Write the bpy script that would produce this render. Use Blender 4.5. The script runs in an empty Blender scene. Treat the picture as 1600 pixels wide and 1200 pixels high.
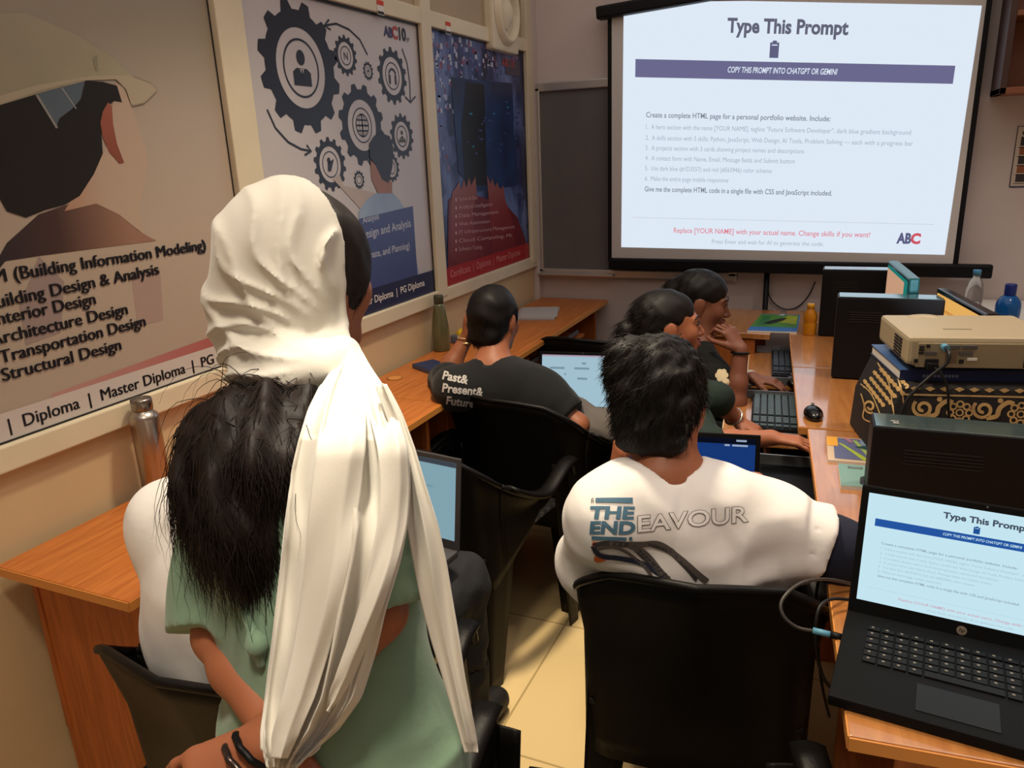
import bpy, bmesh, math, random
import numpy as np
from mathutils import Vector, Matrix, Euler
from mathutils.bvhtree import BVHTree
random.seed(7); np.random.seed(7)
sc = bpy.context.scene
COL = sc.collection

# ------------------------------------------------------------------ camera
FPX = 1190.0                                  # focal length in pixels of the 1600 px wide frame
_v = np.array([544.0, -381.0, FPX]); _v /= np.linalg.norm(_v)
_z = -np.array([160.0, 3900.0, FPX]); _z -= _z.dot(_v) * _v; _z /= np.linalg.norm(_z)
RW = np.array([np.cross(_v, _z), _v, _z])      # camera axes (right, down, forward) in room axes
CAM = np.array([0.0, 0.0, 1.55])
cd = bpy.data.cameras.new('camera'); cam = bpy.data.objects.new('camera', cd); COL.objects.link(cam)
cd.sensor_width = 36.0; cd.lens = FPX / 1600 * 36.0; cd.clip_start = 0.02
_m = Matrix.Identity(4)
for i in range(3):
    _m[i][0] = RW[i, 0]; _m[i][1] = -RW[i, 1]; _m[i][2] = -RW[i, 2]; _m[i][3] = CAM[i]
cam.matrix_world = _m
sc.camera = cam

# ------------------------------------------------------------------ light and exposure
sc.view_settings.view_transform = 'Standard'; sc.view_settings.look = 'None'
sc.view_settings.gamma = 1.0; sc.view_settings.use_curve_mapping = False
sc.view_settings.exposure = 0.0
w = bpy.data.worlds.new('world'); sc.world = w; w.use_nodes = True
w.node_tree.nodes['Background'].inputs[0].default_value = (0.50, 0.5, 0.53, 1)
w.node_tree.nodes['Background'].inputs[1].default_value = 0.26
def lamp(name, kind, loc, power, color, rot=(0, 0, 0), **k):
    l = bpy.data.lights.new(name, kind); l.energy = power; l.color = color
    for a, b in k.items(): setattr(l, a, b)
    o = bpy.data.objects.new(name, l); o.location = loc; o.rotation_euler = rot; COL.objects.link(o)
    return o
lamp('ceiling_downlight', 'AREA', (-0.74, 1.75, 2.93), 15, (1.0, 0.86, 0.62), shape='DISK', size=0.22, spread=math.radians(84))
lamp('ceiling_downlight', 'AREA', (-0.28, 0.10, 2.93), 12, (1.0, 0.87, 0.68), shape='DISK', size=0.30, spread=math.radians(95))
lamp('shoulder_downlight', 'SPOT', (-0.33, 0.44, 2.90), 170, (1.0, 0.92, 0.74), rot=(math.radians(9.6), math.radians(6.9), 0),
     spot_size=math.radians(12), spot_blend=1.0, shadow_soft_size=0.04)
lamp('ceiling_fill', 'AREA', (0.0, 1.5, 2.97), 33, (1.0, 0.95, 0.93), shape='RECTANGLE', size=3.2, size_y=4.6)  # added soft fill over the whole room, stands for no fixture
lamp('ceiling_downlight', 'AREA', (0.95, 2.45, 2.93), 9, (1.0, 0.86, 0.74), shape='DISK', size=0.2, spread=math.radians(100))  # added lamp, brightens the right desks and projector
lamp('projector_lens_light', 'SPOT', (0.33, 2.50, 1.06), 2.0, (0.75, 0.85, 1.0), rot=(math.radians(97), 0, math.radians(12)),
     spot_size=math.radians(50), spot_blend=0.4, shadow_soft_size=0.03)

# ------------------------------------------------------------------ pixel rays onto known surfaces
def ray(px, py): return RW @ np.array([px - 800.0, py - 600.0, FPX])
def at(px, py, d): return CAM + ray(px, py) / FPX * d
def on(px, py, axis, val):
    d = ray(px, py); return CAM + d * ((val - CAM[axis]) / d[axis])

# ------------------------------------------------------------------ materials
def lin(c):
    return tuple(((v / 255) / 12.92 if v / 255 <= 0.04045 else ((v / 255 + 0.055) / 1.055) ** 2.4) for v in c)
def mat(name, rgb, rough=0.6, metal=0.0, spec=0.5, var=0.0, scale=8.0, bump=0.0, bscale=60.0, stretch=None, trans=0.0,
        emit=None, estr=1.0, rgb2=None, sheen=0.0, coat=0.0, wood=False, ior=1.45, sss=0.0, alpha=1.0):
    m = bpy.data.materials.new(name); m.use_nodes = True
    nt = m.node_tree; N = nt.nodes; L = nt.links; b = N['Principled BSDF']
    c = lin(rgb); b.inputs['Base Color'].default_value = (*c, 1)
    b.inputs['Roughness'].default_value = rough; b.inputs['Metallic'].default_value = metal
    b.inputs['Specular IOR Level'].default_value = spec; b.inputs['IOR'].default_value = ior
    if trans: b.inputs['Transmission Weight'].default_value = trans
    if sheen: b.inputs['Sheen Weight'].default_value = sheen
    if coat: b.inputs['Coat Weight'].default_value = coat; b.inputs['Coat Roughness'].default_value = 0.12
    if sss:
        b.inputs['Subsurface Weight'].default_value = sss; b.inputs['Subsurface Radius'].default_value = (0.012, 0.005, 0.003)
    if alpha < 1: b.inputs['Alpha'].default_value = alpha
    if emit:
        b.inputs['Emission Color'].default_value = (*lin(emit), 1); b.inputs['Emission Strength'].default_value = estr
    if var or bump or rgb2:
        tc = N.new('ShaderNodeTexCoord'); mp = N.new('ShaderNodeMapping'); L.new(tc.outputs['Object'], mp.inputs['Vector'])
        if stretch: mp.inputs['Scale'].default_value = stretch
        if var or rgb2:
            no = N.new('ShaderNodeTexNoise'); no.inputs['Scale'].default_value = scale; no.inputs['Detail'].default_value = 5
            no.inputs['Distortion'].default_value = 1.2 if wood else 0.0
            L.new(mp.outputs[0], no.inputs['Vector'])
            r = N.new('ShaderNodeValToRGB'); r.color_ramp.elements[0].position = 0.3; r.color_ramp.elements[1].position = 0.7
            c2 = lin(rgb2) if rgb2 else c
            r.color_ramp.elements[0].color = (*[v * (1 - var) for v in c2], 1)
            r.color_ramp.elements[1].color = (*[min(1, v * (1 + var)) for v in c], 1)
            L.new(no.outputs[0], r.inputs[0]); L.new(r.outputs[0], b.inputs['Base Color'])
        if bump:
            n2 = N.new('ShaderNodeTexNoise'); n2.inputs['Scale'].default_value = bscale; n2.inputs['Detail'].default_value = 3
            L.new(mp.outputs[0], n2.inputs['Vector'])
            bp = N.new('ShaderNodeBump'); bp.inputs['Strength'].default_value = bump; bp.inputs['Distance'].default_value = 0.01
            L.new(n2.outputs[0], bp.inputs['Height']); L.new(bp.outputs[0], b.inputs['Normal'])
    return m
def glow(name, rgb, s=1.0):
    m = bpy.data.materials.new(name); m.use_nodes = True; N = m.node_tree.nodes; N.clear()
    e = N.new('ShaderNodeEmission'); e.inputs[0].default_value = (*lin(rgb), 1); e.inputs[1].default_value = s
    o = N.new('ShaderNodeOutputMaterial'); m.node_tree.links.new(e.outputs[0], o.inputs[0]); return m

# ------------------------------------------------------------------ objects
def link(name, me, mats, parent=None, smooth=False, loc=None):
    o = bpy.data.objects.new(name, me); COL.objects.link(o)
    for m in (mats if isinstance(mats, (list, tuple)) else [mats]): me.materials.append(m)
    if smooth:
        for p in me.polygons: p.use_smooth = True
    if parent is not None: o.parent = parent
    if loc is not None: o.location = loc
    return o
def thing(name, label, cat, loc=(0, 0, 0), rz=0.0, group=None, rot=None):
    o = bpy.data.objects.new(name, None); COL.objects.link(o); o.empty_display_size = 0.05
    o.location = loc; o.rotation_euler = rot if rot else (0, 0, rz)
    tag(o, label, cat, group); return o
def tag(o, label, cat, group=None):
    o['label'] = label; o['category'] = cat
    if group: o['group'] = group
    return o
def struct(o): o['kind'] = 'structure'; return o
class MB:
    """collects shapes into one mesh"""
    def __init__(s): s.b = bmesh.new(); s.mi = 0
    def _new(s, geo):
        for f in geo:
            if isinstance(f, bmesh.types.BMFace): f.material_index = s.mi
    def box(s, c, size, rot=None, bevel=0.0, taper=None):
        m = Matrix.Translation(Vector(c))
        if rot is not None: m = m @ Euler(rot).to_matrix().to_4x4()
        r = bmesh.ops.create_cube(s.b, size=1.0)
        vs = r['verts']
        for v in vs:
            if taper and v.co.z < 0: v.co.x *= taper; v.co.y *= taper
            v.co = Vector((v.co.x * size[0], v.co.y * size[1], v.co.z * size[2]))
        fs = set(f for v in vs for f in v.link_faces); es = set(e for v in vs for e in v.link_edges)
        for f in fs: f.material_index = s.mi
        if bevel:
            rr = bmesh.ops.bevel(s.b, geom=list(es), offset=bevel, segments=2, profile=0.6, affect='EDGES')
            vs = list(set(v for f in rr['faces'] for v in f.verts) | set(v for v in vs if v.is_valid))
            for f in rr['faces']: f.material_index = s.mi
        bmesh.ops.transform(s.b, matrix=m, verts=vs)
        return s
    def tube(s, pts, r, n=10, closed=False, cap=True):
        pts = [Vector(p) for p in pts]; k = len(pts); rings = []
        up = Vector((0.13, 0.21, 1)).normalized()
        for i, p in enumerate(pts):
            if closed: t = pts[(i + 1) % k] - pts[i - 1]
            else: t = pts[min(i + 1, k - 1)] - pts[max(i - 1, 0)]
            t.normalize(); a = up - t * up.dot(t)
            if a.length < 1e-4: a = t.orthogonal()
            a.normalize(); up = a; b = t.cross(a)
            rr = r[i] if isinstance(r, (list, tuple)) else r
            rings.append([s.b.verts.new(p + (a * math.cos(2 * math.pi * j / n) + b * math.sin(2 * math.pi * j / n)) * rr) for j in range(n)])
        for i in range(k if closed else k - 1):
            A = rings[i]; B = rings[(i + 1) % k]
            for j in range(n):
                f = s.b.faces.new((A[j], A[(j + 1) % n], B[(j + 1) % n], B[j])); f.material_index = s.mi; f.smooth = True
        if cap and not closed:
            f = s.b.faces.new(rings[0][::-1]); f.material_index = s.mi
            f = s.b.faces.new(rings[-1]); f.material_index = s.mi
        return s
    def lathe(s, prof, c=(0, 0, 0), n=28):
        rings = []
        for r, z in prof:
            rings.append([s.b.verts.new((c[0] + max(r, 1e-5) * math.cos(2 * math.pi * j / n), c[1] + max(r, 1e-5) * math.sin(2 * math.pi * j / n), c[2] + z)) for j in range(n)])
        for A, B in zip(rings, rings[1:]):
            for j in range(n):
                f = s.b.faces.new((A[j], A[(j + 1) % n], B[(j + 1) % n], B[j])); f.material_index = s.mi; f.smooth = True
        return s
    def grid(s, fn, nu, nv, flip=False):
        V = [[s.b.verts.new(Vector(fn(i / nu, j / nv))) for j in range(nv + 1)] for i in range(nu + 1)]
        for i in range(nu):
            for j in range(nv):
                q = (V[i][j], V[i + 1][j], V[i + 1][j + 1], V[i][j + 1])
                f = s.b.faces.new(q[::-1] if flip else q); f.material_index = s.mi; f.smooth = True
        return s
    def prism(s, pts, z0, z1):
        """upright prism over an outline in x, y"""
        a = [s.b.verts.new((p[0], p[1], z0)) for p in pts]; b = [s.b.verts.new((p[0], p[1], z1)) for p in pts]
        fs = [s.b.faces.new(a[::-1]), s.b.faces.new(b)]
        k = len(pts)
        for i in range(k): fs.append(s.b.faces.new((a[i], a[(i + 1) % k], b[(i + 1) % k], b[i])))
        for f in fs: f.material_index = s.mi
        return s
    def mat(s, i): s.mi = i; return s
    def build(s, name, mats, parent=None, solid=0.0, smooth=False, normals=True, offset=0.0):
        if normals: bmesh.ops.recalc_face_normals(s.b, faces=s.b.faces[:])
        me = bpy.data.meshes.new(name); s.b.to_mesh(me); s.b.free()
        o = link(name, me, mats, parent, smooth)
        if solid:
            md = o.modifiers.new('thickness', 'SOLIDIFY'); md.thickness = solid; md.offset = offset
        return o
def dup(root, loc, rz, label, group=None):
    r = root.copy(); COL.objects.link(r); r.location = loc; r.rotation_euler = (0, 0, rz); r['label'] = label
    if group: r['group'] = group
    for ch in list(root.children):
        c = ch.copy(); COL.objects.link(c); c.parent = r
        for g in ch.children:
            d = g.copy(); COL.objects.link(d); d.parent = c
    return r

# ------------------------------------------------------------------ printed matter: flat shapes and lettering on a plane
_tc = {}
def text_geo(txt, bold=0.0, shear=0.0):
    key = (txt, bold, shear)
    if key not in _tc:
        cu = bpy.data.curves.new('lettering', 'FONT'); cu.body = txt; cu.resolution_u = 3; cu.offset = bold; cu.shear = shear
        o = bpy.data.objects.new('lettering', cu); COL.objects.link(o)
        bpy.context.view_layer.update()
        me = o.evaluated_get(bpy.context.evaluated_depsgraph_get()).to_mesh()
        v = np.array([tuple(x.co)[:2] for x in me.vertices]); f = [tuple(p.vertices) for p in me.polygons]
        o.evaluated_get(bpy.context.evaluated_depsgraph_get()).to_mesh_clear()
        bpy.data.objects.remove(o); bpy.data.curves.remove(cu)
        _tc[key] = (v, f)
    return _tc[key]
class Print:
    def __init__(s, O, R, U, axis=None, warp=None):
        s.O = np.array(O, float); s.R = np.array(R, float); s.U = np.array(U, float); s.N = np.cross(s.R, s.U)
        s.v = []; s.f = []; s.fm = []; s.mats = []; s.warp = warp
    def px(s, x, y):
        d = ray(x, y); t = (s.O - CAM).dot(s.N) / d.dot(s.N); p = CAM + d * t - s.O
        return (p.dot(s.R), p.dot(s.U))
    def _m(s, m):
        if m not in s.mats: s.mats.append(m)
        return s.mats.index(m)
    def add(s, pts, faces, m, layer):
        k = len(s.v); mi = s._m(m)
        for u, v in pts:
            if s.warp: u, v = s.warp(u, v)
            s.v.append(tuple(s.O + s.R * u + s.U * v + s.N * (layer * 0.0004)))
        for f in faces: s.f.append(tuple(i + k for i in f)); s.fm.append(mi)
    def poly(s, pts, m, layer=1, px=False):
        if px: pts = [s.px(*p) for p in pts]
        a = sum(p[0] * q[1] - q[0] * p[1] for p, q in zip(pts, pts[1:] + pts[:1]))
        if a < 0: pts = pts[::-1]
        s.add(pts, [tuple(range(len(pts)))], m, layer)
    def rect(s, u0, v0, u1, v1, m, layer=1): s.poly([(u0, v0), (u1, v0), (u1, v1), (u0, v1)], m, layer)
    def ring(s, c, r0, r1, m, layer=1, n=40, a0=0, a1=2 * math.pi, asp=1.0):
        P = []; F = []
        for i in range(n + 1):
            a = a0 + (a1 - a0) * i / n
            P += [(c[0] + r0 * asp * math.cos(a), c[1] + r0 * math.sin(a)), (c[0] + r1 * asp * math.cos(a), c[1] + r1 * math.sin(a))]
        for i in range(n): F.append((2 * i, 2 * i + 1, 2 * i + 3, 2 * i + 2))
        s.add(P, F, m, layer)
    def disc(s, c, r, m, layer=1, asp=1.0, n=32): s.poly([(c[0] + r * asp * math.cos(2 * math.pi * i / n), c[1] + r * math.sin(2 * math.pi * i / n)) for i in range(n)], m, layer)
    def gear(s, c, r0, r1, r2, teeth, m, layer=1, ph=0.0):
        P = []; F = []; n = teeth * 8
        for i in range(n + 1):
            a = 2 * math.pi * i / n + ph; q = (i % 8)
            R = r2 if q in (1, 2, 3, 4) else r1
            aa = a + (0.0 if q not in (1, 4) else (0.25 if q == 1 else -0.25) * 2 * math.pi / n)
            P += [(c[0] + r0 * math.cos(a), c[1] + r0 * math.sin(a)), (c[0] + R * math.cos(aa), c[1] + R * math.sin(aa))]
        for i in range(n): F.append((2 * i, 2 * i + 1, 2 * i + 3, 2 * i + 2))
        s.add(P, F, m, layer)
    def line(s, pts, w, m, layer=1, px=False):
        if px: pts = [s.px(*p) for p in pts]
        P = []; F = []
        for i, p in enumerate(pts):
            q = pts[min(i + 1, len(pts) - 1)]; o = pts[max(i - 1, 0)]
            dx, dy = q[0] - o[0], q[1] - o[1]; l = math.hypot(dx, dy) or 1
            P += [(p[0] - dy / l * w / 2, p[1] + dx / l * w / 2), (p[0] + dy / l * w / 2, p[1] - dx / l * w / 2)]
        for i in range(len(pts) - 1): F.append((2 * i, 2 * i + 1, 2 * i + 3, 2 * i + 2))
        s.add(P, F, m, layer)
    def text(s, txt, p0, p1, m, layer=2, px=False, bold=0.0, shear=0.0, height=None):
        """lettering from baseline start p0 to baseline end p1; height = cap height (else from the width)"""
        if px: p0 = s.px(*p0); p1 = s.px(*p1)
        v, f = text_geo(txt, bold, shear)
        v0 = text_geo(txt, 0.0, shear)[0]; x0, x1 = v0[:, 0].min(), v0[:, 0].max()
        L = math.hypot(p1[0] - p0[0], p1[1] - p0[1]); k = L / (x1 - x0)
        ky = k if height is None else height / 0.69
        ex = ((p1[0] - p0[0]) / L, (p1[1] - p0[1]) / L); ey = (-ex[1], ex[0])
        s.add([(p0[0] + (x - x0) * k * ex[0] + y * ky * ey[0], p0[1] + (x - x0) * k * ex[1] + y * ky * ey[1]) for x, y in v], f, m, layer)
    def build(s, name, parent=None):
        me = bpy.data.meshes.new(name); me.from_pydata(s.v, [], s.f); me.update()
        o = link(name, me, s.mats, parent)
        for p, i in zip(me.polygons, s.fm): p.material_index = i
        return o
# ------------------------------------------------------------------ continuous figures: blended volumes turned into one surface
def vec(*a): return np.array(a, float)
def unit(v): v = np.asarray(v, float); return v / np.linalg.norm(v)
def frame(f, u=(0, 0, 1)):
    """rows right, forward, up"""
    f = unit(f); r = unit(np.cross(f, u)); return np.array([r, f, np.cross(r, f)])
class Blob:
    def __init__(s, h, k=0.02): s.h = h; s.k = k; s.p = []
    def cap(s, a, ra, b, rb, k=None, sub=False, flat=False):
        s.p.append(('cap', np.array(a, float), ra, np.array(b, float), rb, s.k if k is None else k, sub, flat)); return s
    def chain(s, pts, rs, k=None):
        for i in range(len(pts) - 1): s.cap(pts[i], rs[i], pts[i + 1], rs[i + 1], k)
        return s
    def ell(s, c, r, M=None, k=None, sub=False):
        s.p.append(('ell', np.array(c, float), np.array(r, float), np.eye(3) if M is None else np.array(M), s.k if k is None else k, sub)); return s
    def slab(s, a, ra, b, rb, side, k=None, sub=False, flat=False):
        """elliptical column from a to b; ra, rb = (half width along side, half depth)"""
        s.p.append(('slab', np.array(a, float), ra, np.array(b, float), rb, np.array(side, float), s.k if k is None else k, sub, flat)); return s
    def plane(s, p, n, k=0.0):
        """cuts away everything on the side n points to"""
        s.p.append(('plane', np.array(p, float), unit(n), k)); return s
    def bounds(s, q):
        if q[0] == 'cap': r = max(q[2], q[4]); return np.minimum(q[1], q[3]) - r, np.maximum(q[1], q[3]) + r
        if q[0] == 'ell': r = q[2].max(); return q[1] - r, q[1] + r
        if q[0] == 'slab': r = max(max(q[2]), max(q[4])); return np.minimum(q[1], q[3]) - r, np.maximum(q[1], q[3]) + r
    def mesh(s, disp=None, smooth=2):
        h = s.h
        bs = [s.bounds(q) for q in s.p if q[0] != 'plane' and not q[6 if q[0] == 'cap' else (5 if q[0] == 'ell' else 7)]]
        lo = np.min([b[0] for b in bs], axis=0) - 4 * h - 0.01; hi = np.max([b[1] for b in bs], axis=0) + 4 * h + 0.01
        n = np.ceil((hi - lo) / h).astype(int) + 1
        F = np.full(n, 0.5, np.float32)
        for q in s.p:
            if q[0] == 'plane':
                X = [(lo[i] + h * np.arange(n[i])).astype(np.float32) - np.float32(q[1][i]) for i in range(3)]
                d = (X[0] * q[2][0])[:, None, None] + (X[1] * q[2][1])[None, :, None] + (X[2] * q[2][2])[None, None, :]
                F = np.maximum(F, d); continue
            b0, b1 = s.bounds(q); mg = 0.035
            i0 = np.maximum(np.floor((b0 - mg - lo) / h).astype(int), 0); i1 = np.minimum(np.ceil((b1 + mg - lo) / h).astype(int) + 1, n)
            if (i1 <= i0).any(): continue
            ax = [(lo[i] + h * np.arange(i0[i], i1[i])).astype(np.float32) for i in range(3)]
            X, Y, Z = np.meshgrid(*ax, indexing='ij')
            if q[0] == 'ell':
                x = X - q[1][0]; y = Y - q[1][1]; z = Z - q[1][2]; M = q[3]; r = q[2]
                u = (M[0, 0] * x + M[0, 1] * y + M[0, 2] * z) / r[0]; v = (M[1, 0] * x + M[1, 1] * y + M[1, 2] * z) / r[1]; t = (M[2, 0] * x + M[2, 1] * y + M[2, 2] * z) / r[2]
                k0 = np.sqrt(u * u + v * v + t * t) + 1e-6
                k1 = np.sqrt((u / r[0]) ** 2 + (v / r[1]) ** 2 + (t / r[2]) ** 2) + 1e-6
                d = k0 * (k0 - 1) / k1; k, sub = q[4], q[5]
            else:
                a, b = q[1], q[3]; ab = b - a; L = np.linalg.norm(ab) + 1e-9; ax_ = ab / L
                x = X - a[0]; y = Y - a[1]; z = Z - a[2]
                w_ = x * ax_[0] + y * ax_[1] + z * ax_[2]
                t = np.clip(w_ / L, 0, 1); e = w_ - t * L
                flat = q[-1]
                if q[0] == 'cap':
                    rad = np.sqrt(np.maximum(x * x + y * y + z * z - w_ * w_, 0)); R = q[2] + (q[4] - q[2]) * t
                    d = np.maximum(rad - R, np.where(e > 0, e, -1)) if flat else np.sqrt(rad * rad + e * e) - R
                    if flat: d = np.where(e < 0, np.sqrt(rad * rad + e * e) - R, d)
                    k, sub = q[5], q[6]
                else:
                    sd = q[5] - ax_ * q[5].dot(ax_); sd = sd / np.linalg.norm(sd); dp = np.cross(ax_, sd)
                    A = q[2][0] + (q[4][0] - q[2][0]) * t; B = q[2][1] + (q[4][1] - q[2][1]) * t
                    u = (x * sd[0] + y * sd[1] + z * sd[2]) / A; v = (x * dp[0] + y * dp[1] + z * dp[2]) / B
                    mn = np.minimum(A, B)
                    k0 = np.sqrt(u * u + v * v) + 1e-6; k1 = np.sqrt((u / A) ** 2 + (v / B) ** 2) + 1e-6
                    dr = k0 * (k0 - 1) / k1
                    if flat: d = np.maximum(dr, np.abs(e) * np.sign(np.abs(e)) - (0 if True else 0)); d = np.where(np.abs(e) > 0, np.maximum(dr, np.abs(e)), dr)
                    else: d = np.where(np.abs(e) > 0, np.sqrt(np.maximum(dr + mn, 0) ** 2 + e * e) - mn, dr)
                    k, sub = q[6], q[7]
            d = d.astype(np.float32)
            S = F[i0[0]:i1[0], i0[1]:i1[1], i0[2]:i1[2]]
            if sub: d = -d
            if k > 0:
                hh = np.maximum(k - np.abs(S - d), 0) / k
                R_ = (np.maximum(S, d) + hh * hh * k * 0.25) if sub else (np.minimum(S, d) - hh * hh * k * 0.25)
            else: R_ = np.maximum(S, d) if sub else np.minimum(S, d)
            F[i0[0]:i1[0], i0[1]:i1[1], i0[2]:i1[2]] = R_
        if disp is not None:
            near = np.abs(F) < 0.04
            I = np.argwhere(near); P = lo + I * h
            F[near] += disp(P).astype(np.float32)
        return nets(F, lo, h, smooth)
def nets(F, lo, h, smooth):
    ins = F < 0
    c = np.zeros(tuple(np.array(F.shape) - 1), np.int8)
    for a in (0, 1):
        for b in (0, 1):
            for d in (0, 1): c += ins[a:a + c.shape[0], b:b + c.shape[1], d:d + c.shape[2]]
    act = (c > 0) & (c < 8)
    I = np.argwhere(act); idx = np.full(act.shape, -1, np.int64); idx[act] = np.arange(len(I))
    acc = np.zeros((len(I), 3)); cnt = np.zeros(len(I))
    offs = [(a, b, d) for a in (0, 1) for b in (0, 1) for d in (0, 1)]
    val = {o: F[I[:, 0] + o[0], I[:, 1] + o[1], I[:, 2] + o[2]] for o in offs}
    for o in offs:
        for ax in range(3):
            if o[ax] == 0:
                o2 = list(o); o2[ax] = 1; o2 = tuple(o2)
                A, B = val[o], val[o2]; m = (A < 0) != (B < 0)
                t = np.where(m, A / np.where(m, A - B, 1), 0)
                p = np.array(o, float)[None, :].repeat(len(I), 0); p[:, ax] += t
                acc[m] += p[m]; cnt[m] += 1
    V = lo + (I + acc / np.maximum(cnt, 1)[:, None]) * h
    quads = []
    for ax in range(3):
        sl0 = [slice(None)] * 3; sl1 = [slice(None)] * 3; sl0[ax] = slice(0, -1); sl1[ax] = slice(1, None)
        A = ins[tuple(sl0)]; B = ins[tuple(sl1)]
        E = np.argwhere(A != B); b, d = [(1, 2), (2, 0), (0, 1)][ax]
        E = E[(E[:, b] > 0) & (E[:, d] > 0) & (E[:, b] < F.shape[b] - 1) & (E[:, d] < F.shape[d] - 1)]
        s = A[E[:, 0], E[:, 1], E[:, 2]]
        def g(db, dd):
            Q = E.copy(); Q[:, b] -= db; Q[:, d] -= dd; return idx[Q[:, 0], Q[:, 1], Q[:, 2]]
        q = np.stack([g(1, 1), g(0, 1), g(0, 0), g(1, 0)], 1); q[~s] = q[~s][:, ::-1]
        quads.append(q)
    Q = np.concatenate(quads); Q = Q[(Q >= 0).all(1)]
    for _ in range(smooth):
        S = np.zeros_like(V); n = np.zeros(len(V))
        for i in range(4):
            np.add.at(S, Q[:, i], V[Q[:, (i + 1) % 4]] + V[Q[:, (i - 1) % 4]]); np.add.at(n, Q[:, i], 2)
        V = V * 0.4 + 0.6 * S / np.maximum(n, 1)[:, None]
    return V, Q
def mesh_from(name, V, Q, mats, parent=None, smooth=True):
    off = np.array(parent.matrix_world.translation) if parent is not None and False else np.zeros(3)
    if parent is not None: off = np.array(parent.location)
    me = bpy.data.meshes.new(name)
    V = np.asarray(V) - off
    k = Q.shape[1]
    me.vertices.add(len(V)); me.vertices.foreach_set('co', V.astype(np.float32).ravel())
    me.loops.add(len(Q) * k); me.loops.foreach_set('vertex_index', Q.astype(np.int32).ravel())
    me.polygons.add(len(Q)); me.polygons.foreach_set('loop_start', np.arange(0, len(Q) * k, k, dtype=np.int32))
    me.update(calc_edges=True); me.validate()
    if smooth: me.polygons.foreach_set('use_smooth', np.ones(len(me.polygons), bool))
    return link(name, me, mats, parent)
def wave(P, seed, s):
    """cheap smooth noise, about -1..1"""
    r = np.random.RandomState(seed); o = np.zeros(len(P))
    for i in range(5):
        d = r.normal(size=3); d /= np.linalg.norm(d); o += np.sin(P @ d * s * (0.7 + 0.35 * i) + r.uniform(0, 6) + 1.3 * np.sin(P @ np.roll(d, 1) * s * 0.6))
    return o / 3.2
def folds(P, seed, s, amp, stretch=(1, 1, 1)):
    q = wave(P * np.array(stretch), seed, s)
    return amp * (np.abs(q) ** 1.0 * 1.6 - 0.5)
def strands(roots, dirs, lens, rad, flow, seg=6, wob=0.01, seed=1, curl=0.0):
    """thin tapering locks as three sided tubes: roots, start directions, pull direction"""
    r = np.random.RandomState(seed); n = len(roots)
    P = roots.copy(); D = dirs.copy(); rows = [P.copy()]
    fl = np.array(flow, float); ph = r.uniform(0, 6.28, n); side = np.cross(D, fl); side /= np.linalg.norm(side, axis=1)[:, None] + 1e-6
    for i in range(seg):
        D = D * 0.72 + fl * 0.28 + r.normal(size=(n, 3)) * wob; D /= np.linalg.norm(D, axis=1)[:, None]
        P = P + D * (lens / seg)[:, None] + side * (curl * np.sin(ph + i * 1.4))[:, None]; rows.append(P.copy())
    V = []; 
    for i, R in enumerate(rows):
        rr = rad * (1 - 0.85 * i / seg)
        t = (rows[min(i + 1, seg)] - rows[max(i - 1, 0)]); t /= np.linalg.norm(t, axis=1)[:, None] + 1e-9
        a = np.cross(t, [0.3, 0.5, 0.81]); a /= np.linalg.norm(a, axis=1)[:, None] + 1e-9; b = np.cross(t, a)
        for j in range(3): V.append(R + (a * math.cos(2.094 * j) + b * math.sin(2.094 * j)) * rr)
    V = np.stack(V, 1); m = 3 * (seg + 1)
    base = (np.arange(n) * m)[:, None]; Q = []
    for i in range(seg):
        for j in range(3): Q.append(base + np.array([[3 * i + j, 3 * i + (j + 1) % 3, 3 * i + 3 + (j + 1) % 3, 3 * i + 3 + j]]))
    return V.reshape(-1, 3), np.concatenate(Q)
def normals_of(V, Q):
    n = np.cross(V[Q[:, 2]] - V[Q[:, 0]], V[Q[:, 3]] - V[Q[:, 1]]); N = np.zeros_like(V)
    for i in range(4): np.add.at(N, Q[:, i], n)
    return N / (np.linalg.norm(N, axis=1)[:, None] + 1e-12)

# ------------------------------------------------------------------ anatomy
def head(B, c, f, u=(0, 0, 1), s=1.0):
    M = frame(f, u)
    W = lambda x, y, z: np.array(c) + (x * M[0] + y * M[1] + z * M[2]) * s
    E = lambda p, r, k=0.015, sub=False: B.ell(W(*p), np.array(r) * s, M, k, sub)
    C = lambda p, a, q, b, k=0.015: B.cap(W(*p), a * s, W(*q), b * s, k)
    E((0, -.012, .035), (.074, .093, .082)); E((0, .028, -.01), (.062, .062, .088), .03)
    C((0, .03, -.055), .046, (0, .064, -.098), .022, .03)
    for x in (-1, 1):
        C((x * .046, .0, -.05), .024, (x * .018, .056, -.094), .02, .03)
        E((x * .038, .058, -.025), (.026, .03, .03), .025)
        E((x * .031, .098, .008), (.016, .014, .011), .014, True)
        C((x * .014, .089, .022), .009, (x * .042, .076, .022), .009, .012)
        E((x * .031, .078, .006), (.0135, .0135, .0125), .005)
        E((x * .077, -.006, -.002), (.009, .022, .032), .006); E((x * .074, -.002, -.03), (.008, .01, .012), .006)
    C((0, .088, .006), .008, (0, .107, -.032), .0115, .012)
    for x in (-1, 1): E((x * .012, .098, -.036), (.009, .009, .008), .008)
    C((-.018, .085, -.058), .007, (.018, .085, -.058), .007, .006); C((0, .09, -.057), .008, (0, .09, -.059), .008, .006)
    C((-.014, .085, -.071), .0075, (.014, .085, -.071), .0075, .006); C((0, .088, -.071), .0085, (0, .088, -.071), .0085, .006)
    return W, M
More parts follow.
